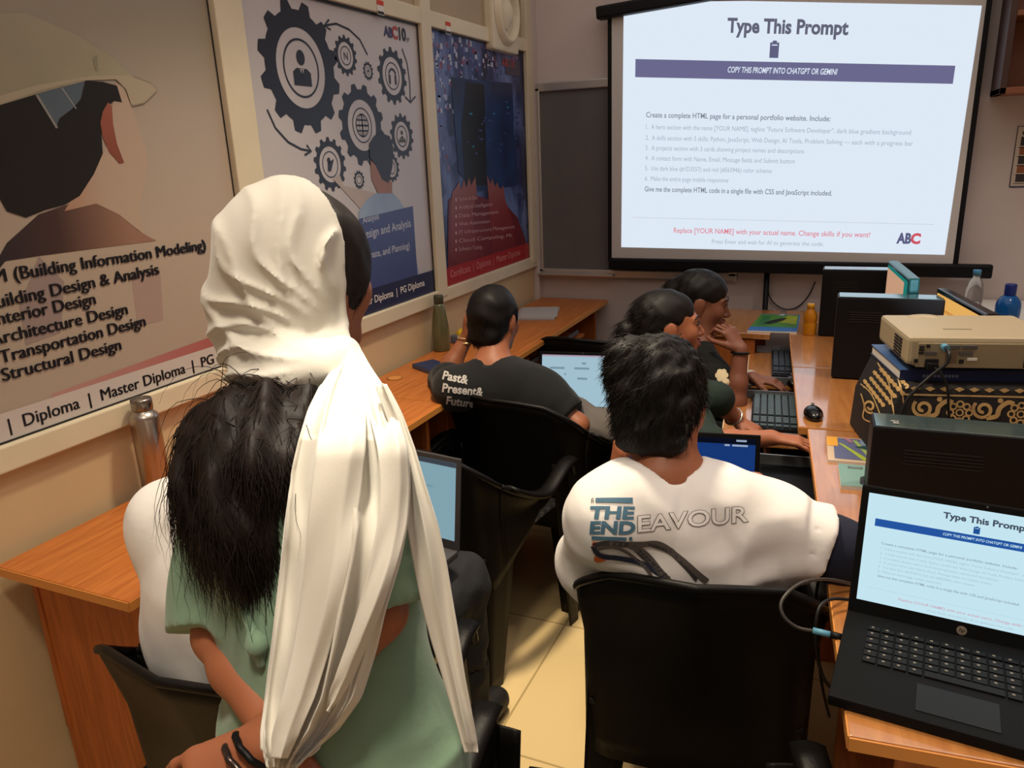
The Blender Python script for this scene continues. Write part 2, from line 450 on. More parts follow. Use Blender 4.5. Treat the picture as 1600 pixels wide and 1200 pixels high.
def hand(B, wrist, d, n, curl=0.4, s=1.0, thumb=1, spread=0.06):
    """palm, four bending fingers and a thumb; d along the hand, n out of the back of the hand"""
    d = unit(d); n = unit(np.array(n, float) - d * np.dot(n, d)); a = np.cross(d, n) * thumb     # a points to the thumb side
    w = np.array(wrist, float)
    P = lambda x, y, z: w + (d * x + a * y + n * z) * s
    B.slab(P(-.005, 0, 0), (.026 * s, .019 * s), P(.08, .002, 0), (.04 * s, .014 * s), a, .012)
    L = [.044, .049, .046, .036]; Y = [.030, .010, -.010, -.029]
    for i in range(4):
        p = P(.082 - .004 * abs(i - 1), Y[i], .002); ang = 0.15 + curl * 0.5; r = (.0088 - .0004 * i) * s; k = 0
        for j in range(3):
            dir_ = d * math.cos(ang) - n * math.sin(ang) + a * (spread * (1.5 - i)); dir_ /= np.linalg.norm(dir_)
            q = p + dir_ * L[i] * s * (1, .62, .5)[j]
            B.cap(p, r, q, r * .9, .004); p = q; r *= .9; ang += curl * (1.0, 0.9, .7)[j]
    t0 = P(.018, .026, -.006); t1 = P(.05, .052, -.016); t2 = P(.08, .058, -.026 - .02 * curl); t3 = P(.103, .052, -.034 - .03 * curl)
    B.cap(t0, .014 * s, t1, .0115 * s, .01); B.cap(t1, .0115 * s, t2, .0098 * s, .004); B.cap(t2, .0098 * s, t3, .0082 * s, .004)
def arm(B, sh, el, wr, s=1.0, k=.02):
    B.cap(sh, .046 * s, el, .038 * s, k); m = np.array(el) * .65 + np.array(wr) * .35
    B.cap(el, .037 * s, m, .037 * s, k); B.cap(m, .037 * s, wr, .025 * s, k)
def leg(B, hip, kn, an, toe, s=1.0):
    B.cap(hip, .078 * s, kn, .052 * s); m = np.array(kn) * .7 + np.array(an) * .3
    B.cap(kn, .05 * s, m, .052 * s); B.cap(m, .052 * s, an, .036 * s); B.cap(an, .036 * s, toe, .024 * s)
def torso(B, J, s=1.0, wd=1.0):
    sd = np.array(J['shR']) - np.array(J['shL']); L = np.linalg.norm(sd) / 2; sd = sd / (2 * L)
    ch = (np.array(J['shR']) + np.array(J['shL'])) / 2; pe = np.array(J['pelvis']); nk = np.array(J['neck'])
    mid = pe * .5 + ch * .5 + np.array(J.get('slump', (0, 0, 0)))
    low = ch - (ch - mid) * .45
    B.slab(pe, (.155 * wd, .105 * s), mid, (.13 * wd, .095 * s), sd, .04)
    B.slab(mid, (.13 * wd, .095 * s), low, (L * .86, .105 * s), sd, .04)
    B.slab(low, (L * .86, .105 * s), ch * .9 + nk * .1, (L * .8, .08 * s), sd, .05)
    B.cap(J['shL'], .052 * s, nk - sd * .035 - (nk - ch) * .12, .045 * s, .05); B.cap(J['shR'], .052 * s, nk + sd * .035 - (nk - ch) * .12, .045 * s, .05)
    return sd
def neckcap(B, J, r=.052): B.cap(J['neck'], r * 1.12, np.array(J['head']) + (np.array(J['neck']) - np.array(J['head'])) * .35, r, .03)
def project_print(target, P, parent, name, dirv, offset=.0018):
    """lays flat lettering onto a garment along a direction"""
    bm = bmesh.new(); me = bpy.data.meshes.new('t'); me.from_pydata(P.v, [], P.f); bm.from_mesh(me)
    for f, i in zip(bm.faces, P.fm): f.material_index = i
    bmesh.ops.triangulate(bm, faces=bm.faces[:])
    for _ in range(4):
        es = [e for e in bm.edges if e.calc_length() > .012]
        if not es: break
        bmesh.ops.subdivide_edges(bm, edges=es, cuts=1); bmesh.ops.triangulate(bm, faces=bm.faces[:])
    bpy.context.view_layer.update(); tm = target.data; MW = target.matrix_world; PI_ = parent.matrix_world.inverted()
    bv = BVHTree.FromPolygons([MW @ v.co for v in tm.vertices], [tuple(p.vertices) for p in tm.polygons])
    d = Vector(dirv).normalized(); N = Vector(P.N); kill = []
    for v in bm.verts:
        h = (v.co - Vector(P.O)).dot(N); p0 = v.co - N * h
        loc, nrm, _i, _d = bv.ray_cast(p0 - d * .25, d)
        if loc is None: kill.append(v); continue
        v.co = PI_ @ (loc + nrm * (offset + h))
    if kill: bmesh.ops.delete(bm, geom=kill, context='VERTS')
    me2 = bpy.data.meshes.new(name); bm.to_mesh(me2); bm.free(); bpy.data.meshes.remove(me); return link(name, me2, P.mats, parent)
# ================================================================== THE ROOM
M_wall = mat('painted_wall', (200, 186, 180), .75, var=.05, scale=2.5, bump=.05, bscale=25)
M_wallL = mat('cream_wall', (205, 178, 138), .7, var=.06, scale=3, bump=.05, bscale=25)
M_ceil = mat('ceiling_white', (215, 208, 198), .8)
M_trim = mat('cream_trim', (214, 200, 172), .45, var=.05, scale=6)
M_panel = mat('beige_panel', (168, 148, 122), .55, var=.05, scale=5)
M_black = mat('black_plastic', (12, 12, 15), .5, spec=.25, bump=.04, bscale=220)
M_blackg = mat('black_gloss', (9, 9, 11), .22)
M_chair = mat('chair_plastic', (15, 12, 11), .45, spec=.22, bump=.06, bscale=160)
M_grey = mat('grey_plastic', (92, 94, 98), .4)
M_steel = mat('brushed_steel', (176, 166, 156), .30, metal=1.0, var=.08, scale=6, stretch=(40, 40, .6))
M_wood = mat('orange_laminate', (188, 112, 52), .38, rgb2=(168, 92, 38), var=.05, scale=5, stretch=(9, .8, 9), wood=True)
M_woodv = mat('orange_laminate_upright', (178, 100, 46), .42, rgb2=(150, 80, 34), var=.06, scale=5, stretch=(9, 9, .7), wood=True)
M_woodr = mat('tan_laminate', (190, 128, 68), .30, coat=1.0, rgb2=(176, 110, 56), var=.04, scale=5, stretch=(9, .8, 9), wood=True)
M_edge = mat('desk_edge_band', (206, 136, 66), .4)
M_edge2 = mat('pale_edge_band', (226, 196, 156), .4)
M_dark = mat('dark_gap', (22, 18, 16), .7)
M_white = mat('white_plastic', (226, 222, 214), .5)

for _n in ('tan_laminate',):
    _b = bpy.data.materials[_n].node_tree.nodes['Principled BSDF']; _b.inputs['Coat IOR'].default_value = 2.1; _b.inputs['Coat Roughness'].default_value = .09
def floor_mat():
    m = mat('floor_tile', (222, 194, 140), .25, var=.03, scale=3); nt = m.node_tree; N = nt.nodes; L = nt.links; b = N['Principled BSDF']
    tc = N.new('ShaderNodeTexCoord'); mp = N.new('ShaderNodeMapping'); mp.inputs['Location'].default_value = (.19, .28, 0)
    br = N.new('ShaderNodeTexBrick'); br.offset = 0; br.inputs['Scale'].default_value = 1.0; br.inputs['Mortar Size'].default_value = .0035
    br.inputs['Brick Width'].default_value = .6; br.inputs['Row Height'].default_value = .6
    br.inputs['Color1'].default_value = (*lin((222, 194, 142)), 1); br.inputs['Color2'].default_value = (*lin((217, 188, 136)), 1); br.inputs['Mortar'].default_value = (*lin((176, 150, 104)), 1)
    L.new(tc.outputs['Object'], mp.inputs[0]); L.new(mp.outputs[0], br.inputs['Vector']); L.new(br.outputs[0], b.inputs['Base Color']); return m
XL, YF, XR, YB, ZC = -1.65, 4.10, 2.2, -1.2, 3.0
def slabobj(name, lo, hi, m, bevel=0.0):
    c = [(a + b) / 2 for a, b in zip(lo, hi)]; return struct(MB().box(c, [b - a for a, b in zip(lo, hi)], bevel=bevel).build(name, m))
slabobj('floor', (XL - .1, YB - .1, -.06), (XR + .1, YF + .1, 0), floor_mat())
slabobj('ceiling', (XL - .1, YB - .1, ZC), (XR + .1, YF + .1, ZC + .06), M_ceil)
slabobj('wall_left', (XL - .1, YB, 0), (XL, YF, ZC), M_wallL)
slabobj('wall_far', (XL - .1, YF, 0), (XR + .1, YF + .1, ZC), M_wall)
slabobj('wall_right', (XR, YB, 0), (XR + .1, YF, ZC), M_wall)
slabobj('wall_back', (XL - .1, YB - .1, 0), (XR + .1, YB, ZC), M_wall)
# the glazed partition on the left wall: rails and posts around the three posters
tr = 1
def trim(lo, hi, m=None):
    global tr
    slabobj('trim_%d' % tr, lo, hi, m or M_trim, .004); tr += 1
T = .028
trim((XL, -.9, .935), (XL + T, YF - .06, .992))                     # sill rail
trim((XL, 1.84, 2.055), (XL + T, YF - .06, 2.115))                   # head rail
trim((XL, -.9, 2.10), (XL + T, 1.74, 2.16))
for y0, y1 in ((1.752, 1.862), (2.872, 2.952), (3.955, 4.03)):
    trim((XL, y0, .96), (XL + T + .003, y1, ZC))
trim((XL, 2.90, 0), (XL + .012, 2.95, .94))
for y0, y1 in ((1.862, 2.872), (2.952, 3.955)):
    slabobj('trim_%d' % tr, (XL, y0, 2.115), (XL + .006, y1, ZC), M_panel); tr += 1
trim((XL, YF - .065, 0), (XL + .03, YF, ZC), M_wall)                 # corner post
# small stickers on the head rail
ms = {k: mat(k, c, .5) for k, c in dict(sticker_red=(196, 62, 34), sticker_white=(220, 212, 200), sticker_black=(30, 26, 24)).items()}
for px, py in ((594, 12), (700, 44), (771, 62)):
    y, z = on(px, py, 0, XL + T)[1:]
    P = Print((XL + T + .001, y, z), (0, 1, 0), (0, 0, 1))
    P.rect(-.022, -.024, .022, .024, ms['sticker_white'], 1); P.rect(-.022, .008, .022, .024, ms['sticker_red'], 2); P.rect(-.020, -.022, .020, -.012, ms['sticker_black'], 2)
    tag(P.build('sticker'), {594: 'red, white and black sticker on the rail above the gear poster', 700: 'red and white sticker on the rail above the blue night poster', 771: 'rightmost small red sticker on the rail, below the wall fan'}[px], 'sticker', 'stickers on the head rail')

# ------------------------------------------------------------------ poster of the man in the hard hat
def poster(name, y0, z0, y1, z1, label, bg):
    P = Print((XL + .008, 0, 0), (0, 1, 0), (0, 0, 1)); P.rect(y0, z0, y1, z1, bg, 0); return P
def pm(name, rgb, rgb2=None, rough=.38, scale=2.0, **k): return mat('print_' + name, rgb, rough, rgb2=rgb2, scale=scale, **k)
def rampmat(name, stops, axis='Z', lo=0., hi=1., rough=.38, noise=0.0):
    """printed colour blend along one object axis"""
    m = bpy.data.materials.new('print_' + name); m.use_nodes = True; N = m.node_tree.nodes; L = m.node_tree.links; b = N['Principled BSDF']
    b.inputs['Roughness'].default_value = rough
    tc = N.new('ShaderNodeTexCoord'); sp = N.new('ShaderNodeSeparateXYZ'); mr = N.new('ShaderNodeMapRange'); r = N.new('ShaderNodeValToRGB')
    mr.inputs[1].default_value = lo; mr.inputs[2].default_value = hi
    L.new(tc.outputs['Object'], sp.inputs[0]); L.new(sp.outputs[axis], mr.inputs[0])
    out = mr.outputs[0]
    if noise:
        no = N.new('ShaderNodeTexNoise'); no.inputs['Scale'].default_value = 6; L.new(tc.outputs['Object'], no.inputs[0])
        ma = N.new('ShaderNodeMath'); ma.operation = 'MULTIPLY_ADD'; ma.inputs[1].default_value = noise; L.new(no.outputs[0], ma.inputs[0]); L.new(out, ma.inputs[2]); out = ma.outputs[0]
    L.new(out, r.inputs[0]); e = r.color_ramp.elements
    e[0].position = stops[0][0]; e[0].color = (*lin(stops[0][1]), 1); e[1].position = stops[-1][0]; e[1].color = (*lin(stops[-1][1]), 1)
    for p, c in stops[1:-1]: q = e.new(p); q.color = (*lin(c), 1)
    L.new(r.outputs[0], b.inputs['Base Color']); return m
ink = pm('ink', (24, 24, 30)); navy = pm('navy', (26, 32, 68)); pwhite = pm('white', (222, 214, 208)); skin_p = pm('skin', (166, 110, 84), (190, 140, 112), scale=6)
bg1 = rampmat('warm_grey', [(0, (170, 154, 138)), (.35, (178, 160, 142)), (.62, (172, 156, 142)), (.8, (156, 144, 124)), (1, (146, 138, 120))], 'Z', 1.0, 2.1)
P = poster('poster', -.35, .992, 1.752, 2.10, '', bg1)
pp = lambda *q: [P.px(x, y) for x, y in q]
# hat, hair, head, ear, neck, jacket
hat = pm('hat', (166, 156, 130), (146, 138, 114), scale=3)
haircol = pm('hair', (30, 26, 24)); suit = rampmat('suit', [(0, (62, 52, 54)), (.45, (44, 38, 42)), (.7, (70, 48, 44)), (1, (150, 112, 92))], 'Y', .75, 1.38)
P.poly([(-40, 470), (10, 380), (60, 335), (110, 318), (150, 318), (185, 332), (215, 360), (236, 372), (245, 376), (150, 388), (60, 400), (8, 408)], suit, 2, True)
P.poly([(100, 330), (118, 300), (150, 262), (165, 230), (180, 130), (192, 135), (210, 180), (228, 235), (230, 262), (222, 300), (215, 330), (224, 366), (185, 335), (150, 318)], rampmat('neck', [(0, (84, 52, 42)), (.35, (150, 104, 82)), (.7, (176, 138, 114)), (1, (182, 158, 138))], 'Y', 1.02, 1.33), 3, True)
P.poly([(-40, 170), (60, 138), (100, 126), (135, 126), (160, 128), (182, 134), (190, 160), (178, 158), (168, 165), (160, 180), (158, 212), (160, 240), (146, 272), (124, 306), (100, 320), (70, 328), (40, 340), (10, 330), (-40, 240)], haircol, 4, True)
P.poly([(168, 160), (174, 166), (176, 195), (182, 225), (193, 254), (186, 256), (170, 238), (160, 215), (156, 192), (160, 174)], rampmat('ear', [(0, (124, 66, 50)), (.5, (150, 84, 64)), (1, (168, 108, 84))], 'Z', 1.55, 1.8), 5, True)
P.poly([(58, 146), (100, 132), (132, 126), (125, 155), (112, 170), (92, 185), (86, 200)], pm('band', (86, 98, 108)), 5, True)
P.line(P_ := [P.px(56, 148), P.px(88, 200)], .006, pm('strap', (140, 136, 130)), 6)
P.line([P.px(94, 135), P.px(118, 170)], .003, pm('strap2', (150, 150, 150)), 6)
P.poly([(-60, 40), (-20, 20), (40, 20), (120, 55), (175, 90), (205, 119), (150, 122), (80, 140), (-60, 182)], hat, 6, True)
P.poly([(-60, 166), (60, 132), (150, 118), (206, 118), (238, 130), (244, 142), (222, 162), (204, 164), (196, 140), (180, 124), (120, 126), (60, 142), (-60, 184)], pm('brim', (174, 160, 136)), 7, True)
P.line([P.px(206, 119), P.px(236, 130), P.px(244, 142), P.px(224, 161), P.px(205, 165)], .0025, pm('brimline', (150, 138, 118)), 8)
P.poly([(143, 90), (150, 86), (152, 110), (148, 111)], pm('clip', (140, 134, 112)), 8, True)
# pale skyline behind the lettering
P.poly([(30, 480), (60, 400), (100, 440), (95, 520), (40, 540)], pm('spire', (150, 132, 126)), 1, True)
P.poly([(205, 430), (250, 420), (255, 500), (215, 510)], pm('tower', (164, 140, 130)), 1, True)
P.poly([(80, 616), (352, 518), (352, 545), (80, 640)], rampmat('pink', [(0, (186, 150, 140)), (1, (168, 96, 92))], 'Y', .95, 1.65, noise=.2), 2, True)
P.rect(-.35, .993, 1.752, 1.058, pm('footband', (196, 186, 180)), 3)
for t, a, b in (('BIM (Building Information Modeling)', (-37, 447), (320, 390)), ('Building Design & Analysis', (-22, 485), (247, 428)), ('Interior Design', (-11, 509.5), (148, 475)),
                ('Architecture Design', (-16, 541), (198, 490.5)), ('Transportation Design', (0, 568), (226, 509)), ('Structural Design', (3, 596), (188, 546))):
    for k in (0, .8, 1.6): P.text(t, (a[0] + k, a[1] - .3 * k), (b[0] + k, b[1] - .3 * k), ink, 5 + k, True, bold=0.0, height=.0275)
for k in (0, .9): P.text('Certificate  |  Diploma  |  Master Diploma  |  PG Diploma', (-142 + k, 726 - .3 * k), (392 + k, 548 - .3 * k), ink, 5 + k, True)
P.line([(-.35, .9925), (1.752, .9925), (1.752, 2.10)], .010, ink, 6)
tag(P.build('poster'), 'wall poster of a man in a hard hat with design courses listed', 'poster')

# ------------------------------------------------------------------ poster of the gears
g1 = rampmat('cool_grey', [(0, (184, 178, 180)), (1, (196, 188, 186))], 'Z', 1.0, 2.05)
P = poster('poster', 1.862, .992, 2.872, 2.055, '', g1)
gi = pm('gear_ink', (30, 32, 44))
def gear(px, py, ytop, teeth, inner=.66, ring=(.48, .52), ph=0.1):
    c = P.px(px, py); r = P.px(px, ytop)[1] - c[1]
    P.gear(c, r * inner, r * .86, r, teeth, gi, 2, ph); P.ring(c, r * ring[0], r * ring[1], gi, 2); return c, r
c, r = gear(471, 107, 2, 12, .60, (.41, .445))
P.disc((c[0], c[1] + r * .16), r * .115, gi, 3, .9); P.poly([(c[0] - r * .22, c[1] - r * .26), (c[0] + r * .22, c[1] - r * .26), (c[0] + r * .22, c[1] - r * .06), (c[0] + r * .13, c[1] + .0), (c[0] - r * .13, c[1] + .0), (c[0] - r * .22, c[1] - r * .06)], gi, 3)
P.poly([(c[0] - r * .05, c[1] - .002), (c[0] + r * .05, c[1] - .002), (c[0], c[1] - r * .13)], g1, 4)
P.poly([(c[0] - r * .014, c[1] - r * .02), (c[0] + r * .014, c[1] - r * .02), (c[0] + r * .02, c[1] - r * .1), (c[0], c[1] - r * .13), (c[0] - r * .02, c[1] - r * .1)], gi, 5)
c, r = gear(566, 196, 131, 12, .62, (.40, .43))
P.ring(c, r * .26, r * .285, gi, 3); P.line([(c[0], c[1] - r * .27), (c[0], c[1] + r * .27)], .006, gi, 3); P.line([(c[0] - r * .27, c[1]), (c[0] + r * .27, c[1])], .006, gi, 3)
P.ring(c, r * .26, r * .285, gi, 3, asp=.5)
for v in (-.13, .13): P.line([(c[0] - r * .24, c[1] + r * v), (c[0] + r * .24, c[1] + r * v)], .005, gi, 3)
c1, r1 = gear(540, 87, 55, 14, .66, (.42, .47)); P.text('N', (c1[0] - r1 * .17, c1[1] - r1 * .2), (c1[0] + r1 * .17, c1[1] - r1 * .2), gi, 3)
c1, r1 = gear(575, 111, 96, 12, .62, (.36, .42)); P.disc(c1, r1 * .16, gi, 3)
c1, r1 = gear(613, 119, 74, 14, .66, (.44, .48)); P.ring(c1, r1 * .2, r1 * .28, gi, 3, a0=.3, a1=2.8)
for dx in (-.2, .2): P.rect(c1[0] + r1 * dx - r1 * .06, c1[1] - r1 * .28, c1[0] + r1 * dx + r1 * .06, c1[1] + r1 * .05, gi, 3)
c1, r1 = gear(628, 213, 177, 14, .64, (.42, .47)); P.disc((c1[0], c1[1] + r1 * .16), r1 * .09, gi, 3)
for dx in (-.2, 0, .2): P.disc((c1[0] + r1 * dx, c1[1] - r1 * .2), r1 * .08, gi, 3); P.line([(c1[0], c1[1] + .0), (c1[0] + r1 * dx, c1[1] - r1 * .14)], .004, gi, 3)
c1, r1 = gear(516, 257, 214, 14, .66, (.45, .49)); P.disc((c1[0] - r1 * .08, c1[1] + r1 * .16), r1 * .1, gi, 3); P.poly([(c1[0] - r1 * .2, c1[1] - r1 * .25), (c1[0] + .0, c1[1] - r1 * .25), (c1[0] + r1 * .25, c1[1] + r1 * .2), (c1[0] - r1 * .16, c1[1] + r1 * .06)], gi, 3)
c1, r1 = gear(561, 281, 266, 12, .62, (.36, .44)); c1, r1 = gear(612, 262, 239, 14, .66, (.4, .46))
for pts in ([(574, 86), (562, 62), (545, 46), (525, 37), (506, 40)], [(628, 76), (636, 100), (640, 130), (641, 160)], [(417, 171), (430, 200), (450, 222), (470, 233), (486, 236)]):
    P.line(pts, .007, gi, 3, True)
    (x0, y0), (x1, y1) = pts[-2], pts[-1]; d = math.hypot(x1 - x0, y1 - y0); ex, ey = (x1 - x0) / d, (y1 - y0) / d
    P.line([(x1 - ex * 9 - ey * 8, y1 - ey * 9 + ex * 8), (x1, y1), (x1 - ex * 9 + ey * 8, y1 - ey * 9 - ex * 8)], .007, gi, 4, True)
# printed man seen from behind
P.poly([(520, 280), (530, 272), (536, 290), (580, 300), (640, 330), (640, 350), (575, 340)], pm('arm_print', (176, 160, 152)), 4, True)
P.poly([(560, 330), (572, 312), (590, 300), (612, 300), (625, 315), (634, 330), (655, 430), (660, 460), (560, 490)], pm('shirt_print', (126, 148, 178), (146, 164, 188), scale=5), 5, True)
P.poly([(578, 250), (612, 285), (612, 302), (590, 302), (580, 280)], pm('skin_print2', (150, 104, 88)), 6, True)
P.poly([(576, 225), (584, 212), (596, 208), (608, 213), (614, 232), (612, 262), (606, 286), (596, 280), (586, 258), (577, 246)], pm('hair_print2', (30, 30, 44)), 7, True)
P.poly([(560, 342), (644, 322), (652, 438), (560, 470)], pm('blue_block', (62, 74, 122)), 8, True)
for t, a, b in (('Analysis', (566, 349), (591, 342)), ('Design and Analysis', (563, 374), (641, 354)), ('Estimate, and Planning)', (563, 407), (639, 388))):
    P.text(t, a, b, pm('pale_letters', (176, 180, 196)), 9, True, bold=.01)
P.rect(1.862, .993, 2.872, 1.085, pm('navy_foot', (34, 38, 70)), 10)
P.text('Certificate  |  Diploma  |  Master Diploma  |  PG Diploma', (440, 522), (662, 446), pwhite, 12, True, bold=.012)
ar = pm('logo_red', (168, 62, 66)); ab = pm('logo_blue', (56, 58, 96))
P.text('AB', (600, 55), (613, 59), ab, 4, True, bold=.05); P.text('C', (613, 59), (621, 61), ar, 4, True, bold=.05); P.text('10', (624, 62), (634, 64), gi, 4, True, bold=.04); P.text('yr', (635, 64), (640, 65.5), gi, 4, True)
P.line([(1.862, 2.05), (2.868, 2.05), (2.868, .992)], .012, ink, 13)
tag(P.build('poster'), 'white poster of black gears with a man pointing', 'poster')

# ------------------------------------------------------------------ dark poster of hands before a glowing city
def nightmat():
    m = bpy.data.materials.new('print_night'); m.use_nodes = True; N = m.node_tree.nodes; L = m.node_tree.links; b = N['Principled BSDF']; b.inputs['Roughness'].default_value = .38
    tc = N.new('ShaderNodeTexCoord'); mp = N.new('ShaderNodeMapping'); mp.inputs['Scale'].default_value = (1, 2.2, 1)
    vo = N.new('ShaderNodeTexVoronoi'); vo.distance = 'CHEBYCHEV'; vo.inputs['Scale'].default_value = 9; no = N.new('ShaderNodeTexNoise'); no.inputs['Scale'].default_value = 2.6
    r = N.new('ShaderNodeValToRGB'); e = r.color_ramp.elements
    e[0].position = .40; e[0].color = (*lin((12, 14, 34)), 1); e[1].position = .78; e[1].color = (*lin((96, 112, 158)), 1); q = e.new(.57); q.color = (*lin((34, 46, 92)), 1)
    mx = N.new('ShaderNodeMath'); mx.operation = 'MULTIPLY_ADD'; mx.inputs[1].default_value = .22
    L.new(tc.outputs['Object'], mp.inputs[0]); L.new(mp.outputs[0], vo.inputs['Vector']); L.new(mp.outputs[0], no.inputs['Vector'])
    L.new(vo.outputs['Color'], mx.inputs[0]); L.new(no.outputs[0], mx.inputs[2]); L.new(mx.outputs[0], r.inputs[0]); L.new(r.outputs[0], b.inputs['Base Color']); return m
P = poster('poster', 2.952, .992, 3.955, 2.055, '', nightmat())
rs = np.random.RandomState(3); pxm = [pm('pixel%d' % i, c) for i, c in enumerate([(150, 158, 188), (96, 110, 160), (60, 72, 126), (128, 96, 128), (176, 180, 198), (116, 66, 96)])]
for i in range(190):
    y = 2.955 + .95 * rs.beta(.8, 2.2); z = 1.45 + .58 * rs.beta(2.2, 1.0); s_ = rs.uniform(.006, .024); P.rect(y, z, min(y + s_, 3.94), z + s_ * 1.1, pxm[rs.randint(6)], 1 + i % 2)
for i in range(45):
    y = 3.1 + .8 * rs.rand(); z = 1.93 + .10 * rs.rand(); s_ = rs.uniform(.008, .024); P.rect(y, z, min(y + s_, 3.94), z + s_, pxm[3 + rs.randint(3)], 2)
P.poly([(704, 120), (740, 125), (800, 130), (806, 290), (742, 300), (716, 270)], pm('deep_blue', (16, 26, 58), (26, 58, 104), scale=5), 4, True)
P.poly([(728, 128), (756, 132), (760, 290), (726, 290), (720, 200)], pm('black_figure', (10, 10, 20)), 5, True)
for i in range(26):
    y = rs.uniform(3.25, 3.9); z = rs.uniform(1.55, 1.8); s_ = rs.uniform(.008, .04); P.rect(y, z, y + s_, z + .008, pm('spark%d' % i, (30, 90 + rs.randint(60), 160)) if i < 4 else pxm[2], 6)
red = rampmat('red_hands', [(0, (104, 26, 34)), (.6, (128, 40, 44)), (1, (140, 84, 78))], 'Z', 1.0, 1.45)
for pts in ([(703, 330), (706, 300), (712, 292), (716, 284), (720, 296), (724, 280), (728, 294), (732, 277), (735, 290), (742, 276), (744, 300), (738, 330), (745, 400), (720, 420), (703, 400)],
            [(760, 274), (766, 288), (768, 278), (773, 292), (776, 284), (780, 296), (786, 290), (788, 310), (800, 345), (806, 395), (770, 405), (764, 330)]):
    P.poly(pts, red, 7, True)
P.poly([(700, 312), (720, 300), (745, 306), (790, 320), (808, 340), (822, 380), (826, 412), (699, 452)], pm('red_panel', (116, 30, 40), (92, 24, 36), scale=4), 6, True)
pl = pm('soft_letters', (196, 150, 150))
for i, (t, b) in enumerate((('Python & Data', 745), ('Artificial Intelligence', 768), ('Data Management', 778), ('Web Automation', 764), ('IT Infrastructure Management', 803), ('Cloud Computing, ML', 800), ('Software Testing', 752))):
    y0 = 314 + i * 13; P.text(t, (716, y0), (b, y0 + 0.5 + (b - 716) * -.115), pl, 9, True, height=.017); P.disc(P.px(711.5, y0 - 2), .008, pl, 9)
P.rect(2.952, .993, 3.955, 1.075, pm('red_foot', (158, 34, 40)), 8)
P.text('Certificate  |  Diploma  |  Master Diploma', (703, 434), (812, 398), pm('foot_letters', (206, 130, 128)), 9, True)
P.rect(3.72, 1.93, 3.90, 2.0, pm('logo_card', (70, 64, 80)), 7); P.text('ABC 10', (784, 102), (803, 106), ar, 8, True, bold=.03)
P.line([(2.955, .992), (2.955, 2.05), (3.95, 2.05), (3.95, .992)], .008, ink, 10)
tag(P.build('poster'), 'dark blue and red poster of raised hands nearest the far corner', 'poster')

# ------------------------------------------------------------------ round wall fan above the last poster
y, z = on(790, 28, 0, XL + .05)[1:]
t = thing('exhaust_fan', 'square cream wall fan housing with round grille above the dark poster', 'fan', (XL + .006, y, z + .02))
MB().box((.02, 0, 0), (.05, .30, .34), bevel=.012).build('housing', M_trim, t)
m = MB()
m.grid(lambda u, v: (.046 + .028 * math.sin(v * math.pi) , (.085 + .045 * v) * math.cos(u * 6.2832), (.10 + .045 * v) * math.sin(u * 6.2832)), 40, 8); m.build('grille_ring', M_trim, t)
m = MB(); m.grid(lambda u, v: (.05 + .03 * (1 - v * v), .06 * v * math.cos(u * 6.2832), .075 * v * math.sin(u * 6.2832)), 32, 6); m.build('fan_hub', M_trim, t)

# ------------------------------------------------------------------ whiteboard behind the screen (grey panel, metal frame)
yb = YF - .012
t = thing('whiteboard', 'grey framed board on the far wall half hidden by the projector screen', 'board', (-1.1, YF - .001, 1.39))
a = on(846, 138, 1, yb); b = on(838, 428, 1, yb)
bx0, bx1, bz0, bz1 = -1.62, -.55, .895, 1.885
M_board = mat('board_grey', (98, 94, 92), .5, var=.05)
M_alu = mat('aluminium', (196, 192, 186), .35, metal=.8)
MB().box(((bx0 + bx1) / 2 + 1.1, -.012, (bz0 + bz1) / 2 - 1.39), (bx1 - bx0, .018, bz1 - bz0)).build('board_panel', M_board, t)
m = MB(); fw = .045
for c_, s_ in ((((bx0 + bx1) / 2, bz1), (bx1 - bx0 + fw, fw)), (((bx0 + bx1) / 2, bz0), (bx1 - bx0 + fw, fw)), ((bx0, (bz0 + bz1) / 2), (fw, bz1 - bz0)), ((bx1, (bz0 + bz1) / 2), (fw, bz1 - bz0))):
    m.box((c_[0] + 1.1, -.02, c_[1] - 1.39), (s_[0], .04, s_[1]), bevel=.006)
m.build('board_frame', M_alu, t)
MB().box((-.30, -.045, bz0 - 1.39 - .005), (.44, .06, .012), bevel=.003).build('pen_ledge', M_alu, t)

